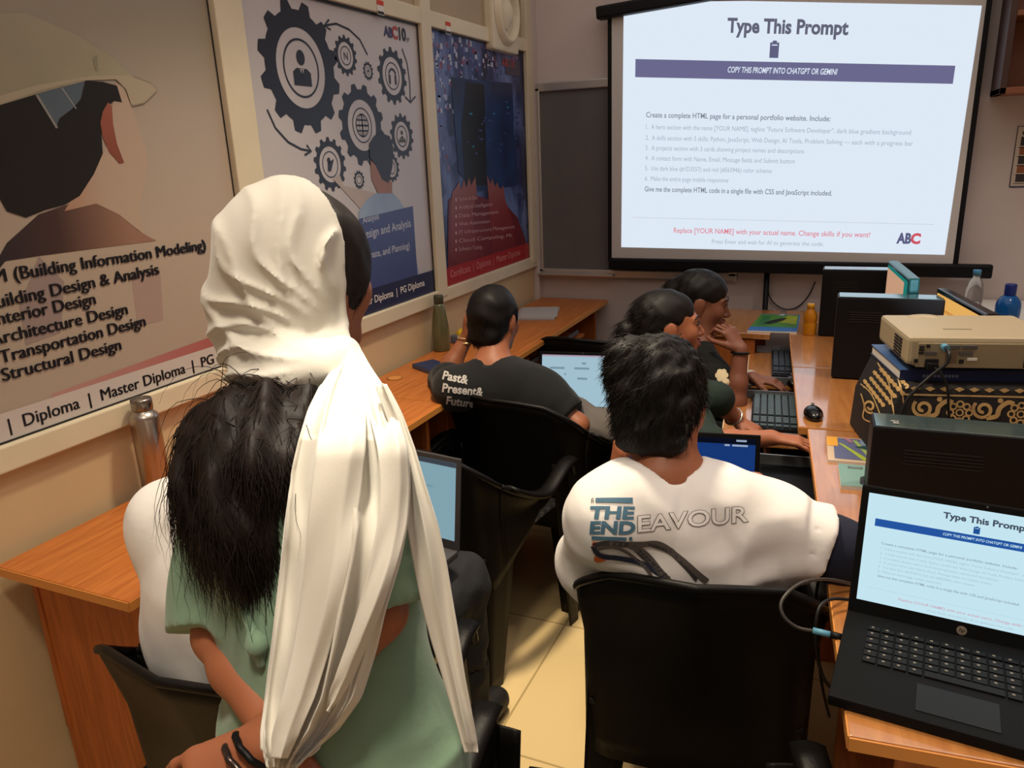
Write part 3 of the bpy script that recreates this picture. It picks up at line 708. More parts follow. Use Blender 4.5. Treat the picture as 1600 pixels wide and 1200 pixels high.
# ------------------------------------------------------------------ projector screen with the lit slide
SLIDE = dict(bg=(0, 0, 1, 1))
def slide(P, E, red_e=(226, 112, 122), dim=1.0):
    """the slide in unit coordinates, s to the right and t downwards, E(rgb) gives a glowing material"""
    R = lambda s0, t0, s1, t1, c, l: P.add([(s0 + (s1 - s0) * (i % 9) / 8, t1 + (t0 - t1) * (i // 9) / 8) for i in range(81)], [(a * 9 + b, a * 9 + b + 1, a * 9 + b + 10, a * 9 + b + 9) for a in range(8) for b in range(8)], E(c), l)
    R(0, 0, 1, 1, 'bg', 0)
    R(.041, .226, .957, .296, 'band', 1)
    asp = P.asp
    def T(txt, s0, s1, t, c, l=3, bold=0.0, shear=0.0, ht=None):
        v, f = text_geo(txt, bold, shear); x0, x1 = v[:, 0].min(), v[:, 0].max(); k = (s1 - s0) / (x1 - x0)
        ky = k * asp if ht is None else ht / .69
        P.add([(s0 + (x - x0) * k, t - y * ky) for x, y in v], f, E(c), l)
    T('Type This Prompt', .327, .671, .117, 'ink', bold=.035, ht=.052)
    R(.456, .152, .482, .211, 'icon', 2); R(.463, .145, .475, .158, 'icon', 2); R(.461, .160, .477, .164, 'bg', 3)
    T('COPY THIS PROMPT INTO CHATGPT OR GEMINI', .335, .652, .270, 'bg', 3, .015, .2, .022)
    T('Create a complete HTML page for a personal portfolio website. Include:', .08, .645, .453, 'text', 3, .012, 0, .021)
    for i, (x, t_, s) in enumerate(((.867, .500, '1.  A hero section with the name [YOUR NAME], tagline "Future Software Developer", dark blue gradient background'), (.876, .544, '2.  A skills section with 5 skills: Python, JavaScript, Web Design, AI Tools, Problem Solving \u2014 each with a progress bar'),
                     (.578, .585, '3.  A projects section with 3 cards showing project names and descriptions'), (.553, .627, '4.  A contact form with Name, Email, Message fields and Submit button'), (.487, .669, '5.  Use dark blue (#1D3557) and red (#E63946) color scheme'), (.355, .712, '6.  Make the entire page mobile responsive'))):
        T(s, .08, x, t_, 'soft', 3, 0, 0, .019)
    T('Give me the complete HTML code in a single file with CSS and JavaScript included.', .08, .67, .757, 'text', 3, .012, 0, .021)
    R(.04, .868, .96, .871, 'rule', 1)
    T('Replace [YOUR NAME] with your actual name. Change skills if you want!', .183, .79, .931, 'red', 3, .008, 0, .022)
    T('Press Enter and wait for AI to generate the code.', .312, .66, .974, 'soft', 3, 0, 0, .018)
    T('AB', .865, .905, .953, 'navy', 3, .05, 0, .042); T('C', .903, .930, .953, 'red2', 3, .05, 0, .042)
YS = 4.02
fx = lambda px, py: (on(px, py, 1, YS)[0], on(px, py, 1, YS)[2])
t = thing('projector_screen', 'large pull-down projector screen with black border showing the bright slide', 'screen', (-.35, YS, 1.5))
tl, trr, bl, brr = fx(953, 25), fx(1548, 0), fx(950, 407), fx(1496, 420)
ca = fx(948, 28); zt = ca[1] + .01; ztr = zt + .095
def quadbox(mb, q, y0, y1):
    a = [mb.b.verts.new((p[0] + .35, y0, p[1] - 1.5)) for p in q]; b = [mb.b.verts.new((p[0] + .35, y1, p[1] - 1.5)) for p in q]
    for f in (a, b[::-1]): mb.b.faces.new(f).material_index = mb.mi
    for i in range(4): mb.b.faces.new((a[i], b[i], b[(i + 1) % 4], a[(i + 1) % 4])).material_index = mb.mi
x0, x1 = bl[0], brr[0]; z0 = (bl[1] + brr[1]) / 2
m = MB(); quadbox(m, [(x0, z0), (x1, z0), (x1, ztr), (x0, zt)], .0, .004); m.build('border', M_black, t)
M_fab = mat('screen_fabric', (206, 200, 194), .85)
m = MB(); quadbox(m, [(x0 + .022, z0 + .012), (x1 - .022, z0 + .012), (x1 - .022, ztr), (x0 + .022, zt)], -.003, .0); m.build('fabric', M_fab, t)
# case at the top, weighted bar at the bottom, pole below
a, b = fx(934, 27), fx(1062, 4)
m = MB(); m.box(((x0 + x1) / 2 + .35, -.01, (zt + ztr) / 2 + .012 - 1.5), (x1 - x0 + .10, .075, .060), rot=(0, -.055, 0), bevel=.012); m.build('case', M_black, t)
m = MB(); m.box((fx(1224, 412)[0] + .35, -.008, fx(1224, 417)[1] - 1.5), (fx(1516, 420)[0] - fx(929, 412)[0], .045, .062), bevel=.01); m.build('bottom_bar', M_black, t)
px_ = fx(1196, 460)[0] + .35
m = MB(); m.tube([(px_, .02, -1.49), (px_, .02, -.52)], .014); m.build('pole', M_black, t)
MB().lathe([(0, 0), (.05, 0), (.05, .012), (.016, .02), (0, .02)], (px_, .02, -1.5), 20).build('stand_foot', M_black, t)
# the slide thrown on the fabric
q = [fx(975, -2), fx(1534, 9), fx(1476, 398), fx(971, 386)]
q[1] = (q[1][0], q[1][1])
def warp(s, t_):
    a = [q[0][i] * (1 - s) + q[1][i] * s for i in (0, 1)]; b = [q[3][i] * (1 - s) + q[2][i] * s for i in (0, 1)]
    x_ = a[0] * (1 - t_) + b[0] * t_; z_ = min(a[1] * (1 - t_) + b[1] * t_, zt + (ztr - zt) * (x_ - x0) / (x1 - x0) - .012)   # the beam ends at the case
    return (x_ + .35, z_ - 1.5)
P = Print((0, -.0042, 0), (1, 0, 0), (0, 0, 1), warp=warp); P.asp = 1.57
EB = {}
def bigglow(k):
    c = dict(bg=(222, 233, 246), band=(106, 104, 140), ink=(98, 100, 118), icon=(96, 96, 128), text=(126, 134, 150), soft=(166, 176, 192), rule=(206, 212, 224), red=(222, 130, 144), red2=(206, 84, 96), navy=(92, 94, 130))[k]
    if k not in EB: EB[k] = glow('slide_' + k, c, 1.0)
    return EB[k]
slide(P, bigglow); P.build('projected_image', t)

# ------------------------------------------------------------------ wall cabinet and pinned sheet at the right edge
cx, cz = on(1546, 150, 1, YF)[0], on(1546, 152, 1, YF)[2]
t = thing('wall_shelf', 'open wooden wall shelf unit in the top right corner', 'shelf', (cx, YF, cz))
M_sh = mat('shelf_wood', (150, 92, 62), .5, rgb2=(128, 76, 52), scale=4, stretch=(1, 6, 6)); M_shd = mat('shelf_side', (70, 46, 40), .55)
MB().box((.35, -.14, .012), (.70, .26, .024), bevel=.002).build('bottom_board', M_sh, t)
MB().box((.012, -.14, .5), (.024, .26, 1.0), bevel=.002).build('side_panel', M_shd, t)
MB().box((.35, -.012, .5), (.66, .012, .95)).build('back_panel', M_sh, t)
for z in (.30, .62): MB().box((.36, -.14, z), (.67, .25, .02), bevel=.002).build('shelf_board', M_sh, t)
t = thing('paper_bundle', 'pale papers lying on the lowest board of the wall shelf', 'paper', (cx + .2, YF - .14, cz + .024))
MB().box((.03, 0, .010), (.24, .16, .02), bevel=.003).build('sheets', M_white, t); MB().box((.03, 0, .023), (.2, .12, .006), rot=(0, 0, .2)).build('top_sheet', M_grey, t)
u0, w0 = on(1577, 292, 1, YF)[0], on(1577, 292, 1, YF)[2]; w1 = on(1580, 198, 1, YF)[2]
P = Print((u0, YF - .002, w0), (1, 0, 0), (0, 0, 1)); pap = mat('notice_paper', (196, 182, 166), .6); pk = mat('notice_ink', (52, 46, 48), .6); pb = mat('notice_brown', (140, 84, 50), .6)
H = w1 - w0; P.rect(0, 0, .22, H, pap, 1); P.text('SAFETY', (.02, H - .05), (.16, H - .05), pk, 2, bold=.03)
for i in range(5):
    z = H * (.08 + .15 * i); P.rect(.018, z, .055, z + .034, (pk, pb)[i % 2], 2); P.rect(.065, z + .006, .12, z + .012, pk, 2); P.rect(.065, z + .02, .15, z + .026, pk, 2); P.rect(.012, z - .008, .2, z - .005, pk, 2)
P.line([(0, 0), (.22, 0)], .006, ab, 3); P.line([(0, 0), (0, H), (.22, H)], .004, pk, 3)
tag(P.build('wall_notice'), 'printed notice with small pictograms on the far wall at right', 'notice')
# ================================================================== FURNITURE
def smooth_path(pts, n=8):
    P = [np.array(p, float) for p in pts]; out = []
    for i in range(len(P) - 1):
        a, b, c, d = P[max(i - 1, 0)], P[i], P[i + 1], P[min(i + 2, len(P) - 1)]
        for j in range(n):
            t = j / n; out.append(tuple(.5 * ((2 * b) + (c - a) * t + (2 * a - 5 * b + 4 * c - d) * t * t + (3 * b - a - 3 * c + d) * t ** 3)))
    out.append(tuple(P[-1])); return out
# ---- the row of narrow desks along the left wall
def wall_desk(y0, y1, label, panels, depth=.395, tray=False):
    t = thing('wall_desk', label, 'desk', (XL + .031 + depth / 2, (y0 + y1) / 2, 0), group='narrow desks along the left wall')
    L = y1 - y0
    m = MB(); m.box((0, 0, .737), (depth, L, .024), bevel=.003); m.mat(1).box((depth / 2 + .0005, 0, .737), (.003, L, .020)); m.box((0, -L / 2 - .0005, .737), (depth, .003, .02)); m.build('desktop', [M_wood, M_edge], t)
    for py in panels: MB().box((-.01, py - (y0 + y1) / 2, .3625), (depth - .06, .02, .724), bevel=.002).build('side_panel', M_woodv, t)
    MB().box((-depth / 2 + .03, 0, .50), (.016, L - .1, .40)).build('back_panel', M_woodv, t)
    if tray:
        MB().box((.03, .05, .635), (depth - .08, L * .55, .014)).build('keyboard_tray', M_woodv, t); MB().box((depth / 2 - .03, .05, .66), (.012, L * .5, .02), bevel=.004).build('tray_rail', M_grey, t)
    MB().lathe([(0, .0002), (.026, .0006), (.03, .002), (.022, .0025), (.0, .001)], (-.13, .35 if L < 1.5 else -.75, .749)).build('cable_grommet', M_edge, t)
    return t
wall_desk(.872, 2.150, 'orange laminate wall desk nearest the camera, with the steel bottle on it', (.935, 1.55, 2.10))
wall_desk(2.158, 4.07, 'orange laminate wall desk farther off, with the green bottle on it', (2.25, 3.0, 3.98), tray=True)
# ---- the right-hand row, turned slightly against the room
RZ = math.radians(5.6)
def right_desk(c0, L, depth, label, tray, panels, kx=0.0):
    """c0 = near corner of the edge towards the aisle"""
    t = thing('computer_desk', label, 'desk', (c0[0], c0[1], 0), RZ, group='computer desks on the right')
    m = MB(); m.box((depth / 2, L / 2, .737), (depth, L - .003, .025), bevel=.003); m.mat(1).box((-.0005, L / 2, .737), (.003, L - .004, .021)); m.box((depth / 2, -.0005, .737), (depth, .003, .021))
    m.build('desktop', [M_woodr, M_edge], t)
    for p in panels: MB().box((depth / 2 + .03, p, .3625), (depth - .08, .02, .724), bevel=.002).build('side_panel', M_woodv, t)
    MB().box((depth - .2, L / 2, .45), (.016, L - .1, .5)).build('back_panel', M_woodv, t)
    for y0, y1, ext, mm in tray:
        m = MB(); m.box((-ext / 2 + .10, (y0 + y1) / 2, .645), (ext + .2, y1 - y0, .016), bevel=.003); m.mat(1).box((-ext - .0005, (y0 + y1) / 2, .645), (.004, y1 - y0 - .004, .016)); m.build('keyboard_tray', [mm, M_edge2], t)
        for y in (y0 + .01, y1 - .01): MB().box((-ext / 2 + .08, y, .67), (ext + .1, .008, .03)).build('tray_runner', M_grey, t)
    return t
right_desk((.055, .985), 1.275, .62, 'tan computer desk nearest the camera, carrying the open laptop', [(.72, 1.22, .16, M_black)], (.06, .64, 1.24))
right_desk((-.095, 2.262), .66, .62, 'tan computer desk in the middle, carrying the near black tower and cloth covered box', [(.10, .56, .225, M_woodr)], (.03, .63))
right_desk((-.160, 2.925), 1.06, .62, 'tan computer desk farthest along, carrying the orange bottle and far tower', [(.06, .58, .165, M_woodr)], (.03, 1.0))
# the short desk end that carries the magazine, past the farthest tray
t = thing('side_table', 'small tan table against the far wall carrying the blue and green magazine', 'table', (-.405, 3.70, 0), .0)
MB().box((-.012, 0, .737), (.25, .54, .024), bevel=.003).build('tabletop', M_woodr, t)
MB().box((-.05, -.25, .36), (.2, .02, .72)).build('side_panel', M_woodv, t); MB().box((-.05, .24, .36), (.2, .02, .72)).build('side_panel', M_woodv, t)
# white storage box under the window side, carrying the two water bottles
t = thing('white_cabinet', 'low white cabinet along the far wall carrying two water bottles', 'cabinet', (.86, 3.83, 0))
MB().box((0, 0, .40), (.86, .50, .80), bevel=.004).build('body', M_white, t); MB().box((0, -.005, .81), (.90, .515, .02), bevel=.004).build('worktop', M_white, t)
for x in (-.21, .21):
    d_ = MB().box((x, -.256, .40), (.40, .016, .70), bevel=.003).build('door', M_white, t); m = MB(); m.tube([(x - .14 * (1 if x < 0 else -1) * -1, -.27, .40), (x - .14 * (1 if x < 0 else -1) * -1, -.27, .52)], .005); m.build('handle', M_grey, d_)

# ---- moulded plastic armchairs
def make_chair(label, loc, rz, group='black plastic armchairs'):
    t = thing('plastic_armchair', label, 'chair', loc, rz, group)
    HB, HA, W, D = .775, .60, .25, .21
    def plan(s):                                   # s -1 right arm front .. 0 back middle .. 1 left arm front
        a = abs(s); sg = 1 if s > 0 else -1
        if a < .36: u = a / .36; return (-sg * u * .175, -D - .012 + .012 * u * u)
        if a < .54: q = (a - .36) / .18 * math.pi / 2; return (-sg * (.175 + .075 * math.sin(q)), -D + .07 - .07 * math.cos(q))
        u = (a - .54) / .46; return (-sg * (W + .018 * math.sin(u * math.pi)), -D + .07 + u * (2 * D - .07))
    def top(s):
        a = abs(s)
        if a < .30: return HB - .012 * (a / .30) ** 2
        if a < .80: u = (a - .30) / .5; u = u * u * (3 - 2 * u); return HB - .012 - u * (HB - .012 - (HA - .045))
        u = (a - .80) / .2; return HA - .045 + .045 * math.sin(u * math.pi / 2) ** 1.5
    def bot(s):
        a = abs(s)
        if a < .45: return .31
        u = min(1, (a - .45) / .33); u = u ** 1.6; return .31 + u * (top(s) - .055 - .31)
    def wall(s, v):
        x, y = plan(s); z = bot(s) + (top(s) - bot(s)) * v; k = max(0, (z - .42)); lean = -.18 * k * max(0, 1 - abs(s) / .75)
        fl = .02 * max(0, v - .7) / .3
        n = Vector((x * .8, min(y, 0) * 1.0, 0)); n = n.normalized() if n.length > 0 else n
        return (x + n.x * fl, y + lean + n.y * fl, z)
    def zone(name, s0, s1, n):
        m = MB(); m.grid(lambda u, v: wall(s0 + (s1 - s0) * u, v), n, 10)
        o = m.build(name, M_chair, t, solid=.006, smooth=True)
        m = MB(); pts = [wall(s0 + (s1 - s0) * i / n, 1) for i in range(n + 1)]; m.tube(pts, .0085, 8)
        if abs(s1) > .9 or abs(s0) > .9:
            e = 0 if abs(s0) > .9 else -1; p = pts[e]; m.tube([p, (p[0], p[1] + .03, p[2] - .012), (p[0], p[1] + .036, p[2] - .05)], .012, 8)
        m.build('rim', M_chair, o, smooth=True); return o
    zone('backrest', -.56, .56, 44)
    for s in (-1, 1):
        o = zone('armrest', s * .56, s * 1.0, 22)
        m = MB(); pts = [wall(s * (.60 + .40 * i / 16), 1) for i in range(17)]
        m.grid(lambda u, v: (pts[round(u * 16)][0] + (v - .5) * .052, pts[round(u * 16)][1] + (.02 if u == 1 else 0), pts[round(u * 16)][2] + .010 - .03 * (v - .5) ** 2), 16, 4); m.build('arm_pad', M_chair, o, solid=.012, smooth=True)
    m = MB(); m.grid(lambda u, v: ((u - .5) * 2 * (.235 - .02 * v), -.2 + .505 * v, .430 - .022 * math.sin(u * math.pi) * math.sin(min(1, v * 1.15) * math.pi) - (.03 * max(0, v - .86) / .14) ** 1.0 + .006 * v), 18, 18)
    m.build('seat', M_seat, t, solid=.007, smooth=True)
    for s in (-1, 1):
        # front leg drops from the arm, rear leg is a wide folded panel
        m = MB()
        def fl(u, v):
            z = (HA - .02) * (1 - v); x = s * (W + .012 + .012 * v); y = D - .005 + .035 * v; w_ = .075 - .035 * v
            return (x - s * max(0, u - .5) * 2 * w_ * .75, y - max(0, .5 - u) * 2 * w_ + .008 * math.sin(u * math.pi), z)
        m.grid(fl, 8, 14); m.build('leg', M_chair, t, solid=.005, smooth=True)
        m = MB()
        def rl(u, v):
            z = .47 * (1 - v); x = s * (W - .012 + .018 * v); y = -D + .03 - .045 * v; w_ = .115 - .065 * v
            return (x - s * max(0, u - .5) * 2 * w_, y + max(0, .5 - u) * 2 * w_ * 1.2, z)
        m.grid(rl, 8, 12); m.build('leg', M_chair, t, solid=.005, smooth=True)
    return t
def seat_mat():
    m = mat('chair_seat', (30, 27, 26), .42); nt = m.node_tree; N = nt.nodes; L = nt.links; b = N['Principled BSDF']
    tc = N.new('ShaderNodeTexCoord'); mp = N.new('ShaderNodeMapping'); mp.inputs['Rotation'].default_value = (0, 0, .785); mp.inputs['Scale'].default_value = (38, 38, 38)
    ch = N.new('ShaderNodeTexVoronoi'); ch.distance = 'MANHATTAN'; ch.inputs['Randomness'].default_value = 0; ch.inputs['Scale'].default_value = 1
    bp = N.new('ShaderNodeBump'); bp.inputs['Strength'].default_value = .8; bp.inputs['Distance'].default_value = .004
    L.new(tc.outputs['Object'], mp.inputs[0]); L.new(mp.outputs[0], ch.inputs['Vector']); L.new(ch.outputs['Distance'], bp.inputs['Height']); L.new(bp.outputs[0], b.inputs['Normal']); return m
M_seat = seat_mat()
CH = [((-.220, .840, 0), .19, 'empty black plastic armchair nearest the camera, patterned seat in view'),
      ((-.245, 1.50, 0), .15, 'black plastic armchair under the person in the white printed T-shirt'),
      ((-1.06, 1.98, 0), -.22, 'black plastic armchair standing empty behind the person in the black T-shirt'),
      ((-.995, 2.45, 0), -.16, 'black plastic armchair under the person in the black T-shirt'),
      ((-.945, 1.00, 0), 0.0, 'black plastic armchair under the person in the plain white shirt'),
      ((-.44, 2.60, 0), -1.45, 'black plastic armchair under the ponytailed person at the keyboard'),
      ((-.46, 3.12, 0), -1.5, 'black plastic armchair under the person resting chin on hand'),
      ((-1.0, 3.32, 0), -.12, 'black plastic armchair beside the far wall desk, in front of the person in black')]
c0 = make_chair(CH[0][2], CH[0][0], CH[0][1])
for loc, rz, lb in CH[1:]:
    c_ = dup(c0, loc, rz, lb)
    if loc[1] == 1.98: c_.scale.x = .92
    if loc[1] == 1.50: c_.scale = (.90, 1.0, 1.04)

# ================================================================== LAPTOPS
M_lap = mat('laptop_black', (9, 9, 10), .65, spec=.15, bump=.03, bscale=300); M_key = mat('key_black', (9, 9, 10), .6, spec=.25); M_leg = mat('key_legend', (120, 112, 100), .6)
M_lapg = mat('laptop_grey', (66, 64, 66), .4)
G = {}
def gl(k, rgb, s=1.0):
    if k not in G: G[k] = glow('display_' + k, rgb, s)
    return G[k]
def make_laptop(label, loc, rz, tilt, screen, w=.36, d=.245, lh=.232, body=M_lap, rot=None, logo=True):
    t = thing('laptop', label, 'laptop', loc, rz, rot=rot)
    MB().box((0, -d / 2, .009), (w, d, .018), bevel=.004).build('base', body, t)
    m = MB(); m.mat(0); kw = (w - .05) / 15
    rs = np.random.RandomState(4)
    for r_ in range(6):
        y = -.045 - r_ * .0178
        if r_ == 5: spans = [(0, 1), (1, 1), (2, 1), (3, 1), (4, 5), (9, 1), (10, 1), (11, 1), (12, 1), (13, 1)]
        else: spans = [(i, 1) for i in range(14)]
        for a, n_ in spans: m.box((-w / 2 + .035 + (a + n_ / 2) * kw, y, .0195), (kw * n_ - .003, .0148 if r_ else .010, .003), bevel=.0008)
    m.mat(1)
    for r_ in range(6):
        for a in range(14):
            if r_ == 5 and 4 <= a < 9: continue
            m.box((-w / 2 + .035 + (a + .42) * kw, -.043 - r_ * .0178, .0212), (.004, .0035, .0004))
    m.build('keyboard', [M_key, M_leg], t)
    MB().box((-.02, -d + .052, .0185), (.105, .064, .0015), bevel=.0006).build('touchpad', mat('touchpad', (9, 9, 10), .5, spec=.3), t)
    lid = MB().box((0, .0, lh / 2), (w, .007, lh), bevel=.0028).build('lid', body, t)
    lid.location = (0, .004, .012); lid.rotation_euler = (-tilt, 0, 0)
    MB().box((0, .002, .006), (w * .7, .012, .012), bevel=.004).build('hinge', body, t)
    bw, bt, bb = .012, .012, .026
    P = Print((-w / 2 + bw, -.0040, bb), (1, 0, 0), (0, 0, 1)); W_, H_ = w - 2 * bw, lh - bt - bb
    screen(P, W_, H_); P.build('display', lid)
    MB().tube([(0, -.0036, lh - .005), (0, -.0044, lh - .005)], .0018, 8).build('webcam', M_grey, lid)
    return t, lid
def deck(P, W, H):
    P.warp = lambda s, t_: (s * W, (1 - t_) * H); P.asp = W / H
    def E(k):
        c = dict(bg=(196, 229, 240), band=(36, 84, 160), ink=(66, 76, 92), icon=(30, 80, 150), text=(140, 158, 174), soft=(166, 188, 202), rule=(178, 208, 220), red=(206, 158, 176), red2=(206, 84, 96), navy=(92, 94, 130))[k]
        return gl('near_' + k, c, 1.0)
    slide(P, E)
lp, lid = make_laptop('black laptop open on the near right desk, showing the prompt slide', (.232, 1.266, .7505), -.095, math.radians(17), deck, w=.372, d=.245, lh=.224)
P = Print((-.014, -.0042, .012), (1, 0, 0), (0, 0, 1)); mg = mat('badge_silver', (150, 142, 128), .3, metal=.6); P.disc((.0, .0), .0075, mg, 1); P.text('hp', (-.0042, -.0022), (.0046, -.0022), M_key, 2, shear=.3, bold=.01)
P.build('round_badge', lid)
def pale(P, W, H):
    P.rect(0, 0, W, H, gl('pale', (128, 162, 174)), 0); P.rect(0, H - .012, W, H, gl('paletop', (60, 66, 74)), 1)
    for i in range(4): P.rect(.03, H - .05 - i * .022, .03 + W * (.5, .7, .4, .6)[i], H - .044 - i * .022, gl('paleline', (118, 152, 164)), 1)
make_laptop('grey laptop on the lap of the person in the plain white shirt', (-.975, 1.455, .625), -.12, math.radians(8), pale, w=.345, d=.23, lh=.232, body=M_lapg)
def form(P, W, H):
    P.rect(0, 0, W, H, gl('form', (160, 190, 204)), 0); P.rect(0, H - .006, W, H, gl('formtop', (170, 150, 170)), 1)
    for x, y, w_ in ((.10, .72, .18), (.40, .72, .18), (.70, .72, .15), (.49, .82, .05), (.44, .52, .12), (.28, .6, .02)): P.rect(W * x, H * y, W * (x + w_), H * y + .008, gl('formtext', (120, 146, 162)), 1)
make_laptop('black laptop with a pale form on screen beside the person in the black T-shirt', (-.905, 2.66, .565), .17, math.radians(14), form, w=.345, d=.22, lh=.235)
def blue(P, W, H):
    P.rect(0, 0, W, H, gl('blue', (22, 54, 116)), 0); P.rect(0, H - .014, W, H, gl('bluetop', (10, 14, 28)), 1)
    for x, y, w_ in ((.05, .955, .06), (.85, .96, .08), (.76, .89, .04), (.82, .89, .12)): P.rect(W * x, H * y, W * (x + w_), H * y + .005, gl('bluetext', (150, 166, 190)), 2)
make_laptop('black laptop with a dark blue screen in front of the white printed T-shirt', (-.335, 1.86, .605), .16, math.radians(10), blue, w=.345, d=.19, lh=.22)

# ================================================================== COMPUTERS ON THE RIGHT ROW
def tower(label, loc, rz, w, d, h, grp='black desktop towers'):
    t = thing('computer_tower', label, 'computer', loc, rz, grp)
    m = MB(); m.box((w / 2, d / 2, h / 2), (w, d, h), bevel=.005); m.build('case', M_black, t)
    MB().box((w / 2, d / 2, h + .0008), (w - .012, d - .008, .002), bevel=.0006).build('top_panel', mat('tower_top_screen_sheen', (150, 178, 180), .16, metal=.9), t)  # pale teal tint puts the screen's reflection into the black case's top
    m = MB()
    for i in range(5): m.box((w * .28, -.0008, h - .05 - i * .008), (w * .30, .002, .003))
    m.build('vent', M_dark, t)
    for x in (.03, w - .03):
        for y in (.015, d - .015): MB().box((x, y, -.002), (.02, .012, .006)).build('foot', M_dark, t)
    return t
tower('black desktop tower in the middle of the right desks, its top tinted pale for screen light', (-.026, 2.80, .7545), .03, .325, .09, .285)
tower('black desktop tower farthest along the right desks, behind another tower', (-.098, 3.445, .7545), .03, .32, .09, .282)
t = tower('wide black computer case standing just behind the open laptop', (.080, 1.795, .7545), .045, .52, .098, .178)
P = Print((.026, 0.0005, .178 + .0035), (1, 0, 0), (0, 1, 0)); lg = mat('small_mark', (150, 146, 140), .5)
P.rect(.012, .035, .022, .042, lg); P.rect(.016, .022, .028, .031, lg); P.rect(.024, .035, .028, .042, lg); P.build('badge', t)
def monitor(label, p_far, p_near, ztop, h, scr, edge):
    a = np.array(p_far); b = np.array(p_near); L = np.linalg.norm(b - a); mid = (a + b) / 2; ang = math.atan2(b[1] - a[1], b[0] - a[0])
    t = thing('monitor', label, 'monitor', (mid[0], mid[1], .75), ang, 'monitors facing the aisle')
    zt = ztop - .75
    MB().box((0, .012, zt - h / 2), (L, .036, h), bevel=.006).build('housing', edge, t)
    P = Print((-L / 2 + .014, -.0065, zt - h + .02), (1, 0, 0), (0, 0, 1)); scr(P, L - .028, h - .034)
    for q in range(len(P.v)): pass
    P.build('display', t)
    m = MB(); m.box((0, .055, (zt - h / 2) / 2), (.06, .03, zt - h / 2), bevel=.006); m.build('neck', M_black, t)
    m = MB(); m.lathe([(0, .0), (.11, .0), (.112, .006), (.10, .012), (.03, .016), (0, .016)], (0, .06, .001)); m.build('base', M_black, t)
    return t
M_teal = mat('teal_edge', (40, 108, 112), .3, metal=.2)
def tan(P, W, H):
    P.rect(0, 0, W, H, gl('teal', (30, 120, 112)), 0); P.rect(.0, 0, W - .06, H - .012, gl('tan', (196, 152, 122)), 1)
def orange(P, W, H):
    P.rect(0, 0, W, H, gl('orange', (226, 172, 92)), 0); P.poly([(0, 0), (W, 0), (W, H * .6), (W * .5, H * .75)], gl('pinkish', (228, 160, 128)), 1); P.rect(.0, H * .8, W, H * .84, gl('orange2', (206, 140, 70)), 1)
m1 = monitor('slim teal-edged monitor with a tan picture, between the two upright towers', (.148, 3.38), (.200, 2.94), 1.088, .30, tan, M_teal)
m2 = monitor('black-edged monitor with an orange picture, behind the beige projector', (.286, 2.93), (.378, 2.50), 1.06, .29, orange, M_blackg)
def keyboard(label, loc, rz, L=.42, D=.15, m=None):
    t = thing('keyboard', label, 'keyboard', loc, rz, 'keyboards on the pull-out trays'); mm = m or mat('keyboard_grey', (70, 84, 88), .45)
    b = MB().box((0, 0, .009), (D, L, .016), bevel=.004).build('base', M_black, t)
    k = MB()
    for r_ in range(6):
        x = -D / 2 + .016 + r_ * .0235
        for i in range(20):
            y = L / 2 - .016 - i * (L - .03) / 19.5
            if i in (14, 18): continue
            if r_ == 0 and 4 < i < 10: continue
            k.box((x, y, .0195), (.019, (L - .03) / 19.5 - .003, .006), bevel=.0015)
        if r_ == 0: k.box((x, L / 2 - .016 - 7 * (L - .03) / 19.5, .0195), (.019, .10, .006), bevel=.0015)
    k.build('keys', mm, t); return t
keyboard('black and grey keyboard on the pull-out tray nearest the ponytailed person', (-.195, 2.640, .6535), RZ, .40, .15)
keyboard('dark keyboard on the farther pull-out tray, under the hand with white cuff', (-.195, 3.275, .6535), RZ, .40, .14, mat('keyboard_dark', (44, 50, 58), .45))
def mouse(label, loc, rz):
    t = thing('computer_mouse', label, 'mouse', loc, rz, 'computer mice'); B = Blob(.0025, .01)
    B.ell(np.array(loc) + (0, 0, .008), (.028, .05, .024)); B.plane(np.array(loc) + (0, 0, .001), (0, 0, -1)); V, Q = B.mesh(); o = mesh_from('shell', V, Q, M_blackg, t)
    MB().tube([(-.004, .022, .031), (.004, .022, .031)], .006, 10).build('scroll_wheel', M_grey, t); return t
mouse('black mouse under the ponytailed person\'s right hand', (-.062, 2.36, .7515), .2)
mouse('black mouse beside the farther keyboard', (-.165, 3.02, .6535), .2)

# ---- projector on a book on a cloth-covered box
PZ = .21
cx, cy = .150, 2.055
M_beige = mat('projector_beige', (172, 156, 126), .45, bump=.02, bscale=150); M_beige2 = mat('projector_recess', (150, 134, 104), .5)
t = thing('projector', 'beige projector standing on a book and cloth covered box', 'projector', (cx, cy, .994), PZ)
pw, pd, ph = .335, .275, .088
m = MB(); prof = []
m.box((pw / 2, pd / 2, ph * .60), (pw, pd, ph * .8), bevel=.010); m.box((pw / 2, pd / 2 + .01, ph * .2), (pw - .05, pd - .05, ph * .36), bevel=.010); m.build('body', M_beige, t)
m = MB(); m.box((pw / 2 + .004, .004, ph * .5), (pw - .035, .016, ph * .70), bevel=.002); m.build('rear_panel', M_beige2, t)
m = MB()
for i in range(6):
    for j in range(2): m.box((-.0006, .045 + j * .036 + .02, .070 - i * .0085), (.003, .030, .0042))
m.build('side_vent', M_dark, t)
m = MB()
for i in range(12): m.box((pw - .075 + i * .0055, -.0050, ph * .48), (.0026, .003, ph * .58))
m.build('rear_vent', M_dark, t)
sock = mat('socket_blue', (46, 52, 84), .4); sockg = mat('socket_grey', (86, 84, 80), .4)
def port(x, z, w_, h_, mm, name='socket'): MB().box((x, -.0052, z), (w_, .005, h_), bevel=.0012).build(name, mm, t)
for z in (.066, .058, .050): port(.030, z, .012, .005, M_dark)
port(.044, .068, .008, .008, M_dark); port(.098, .066, .034, .010, sockg); port(.136, .066, .034, .010, sockg); port(.052, .050, .026, .009, sockg); port(.130, .050, .030, .010, sockg)
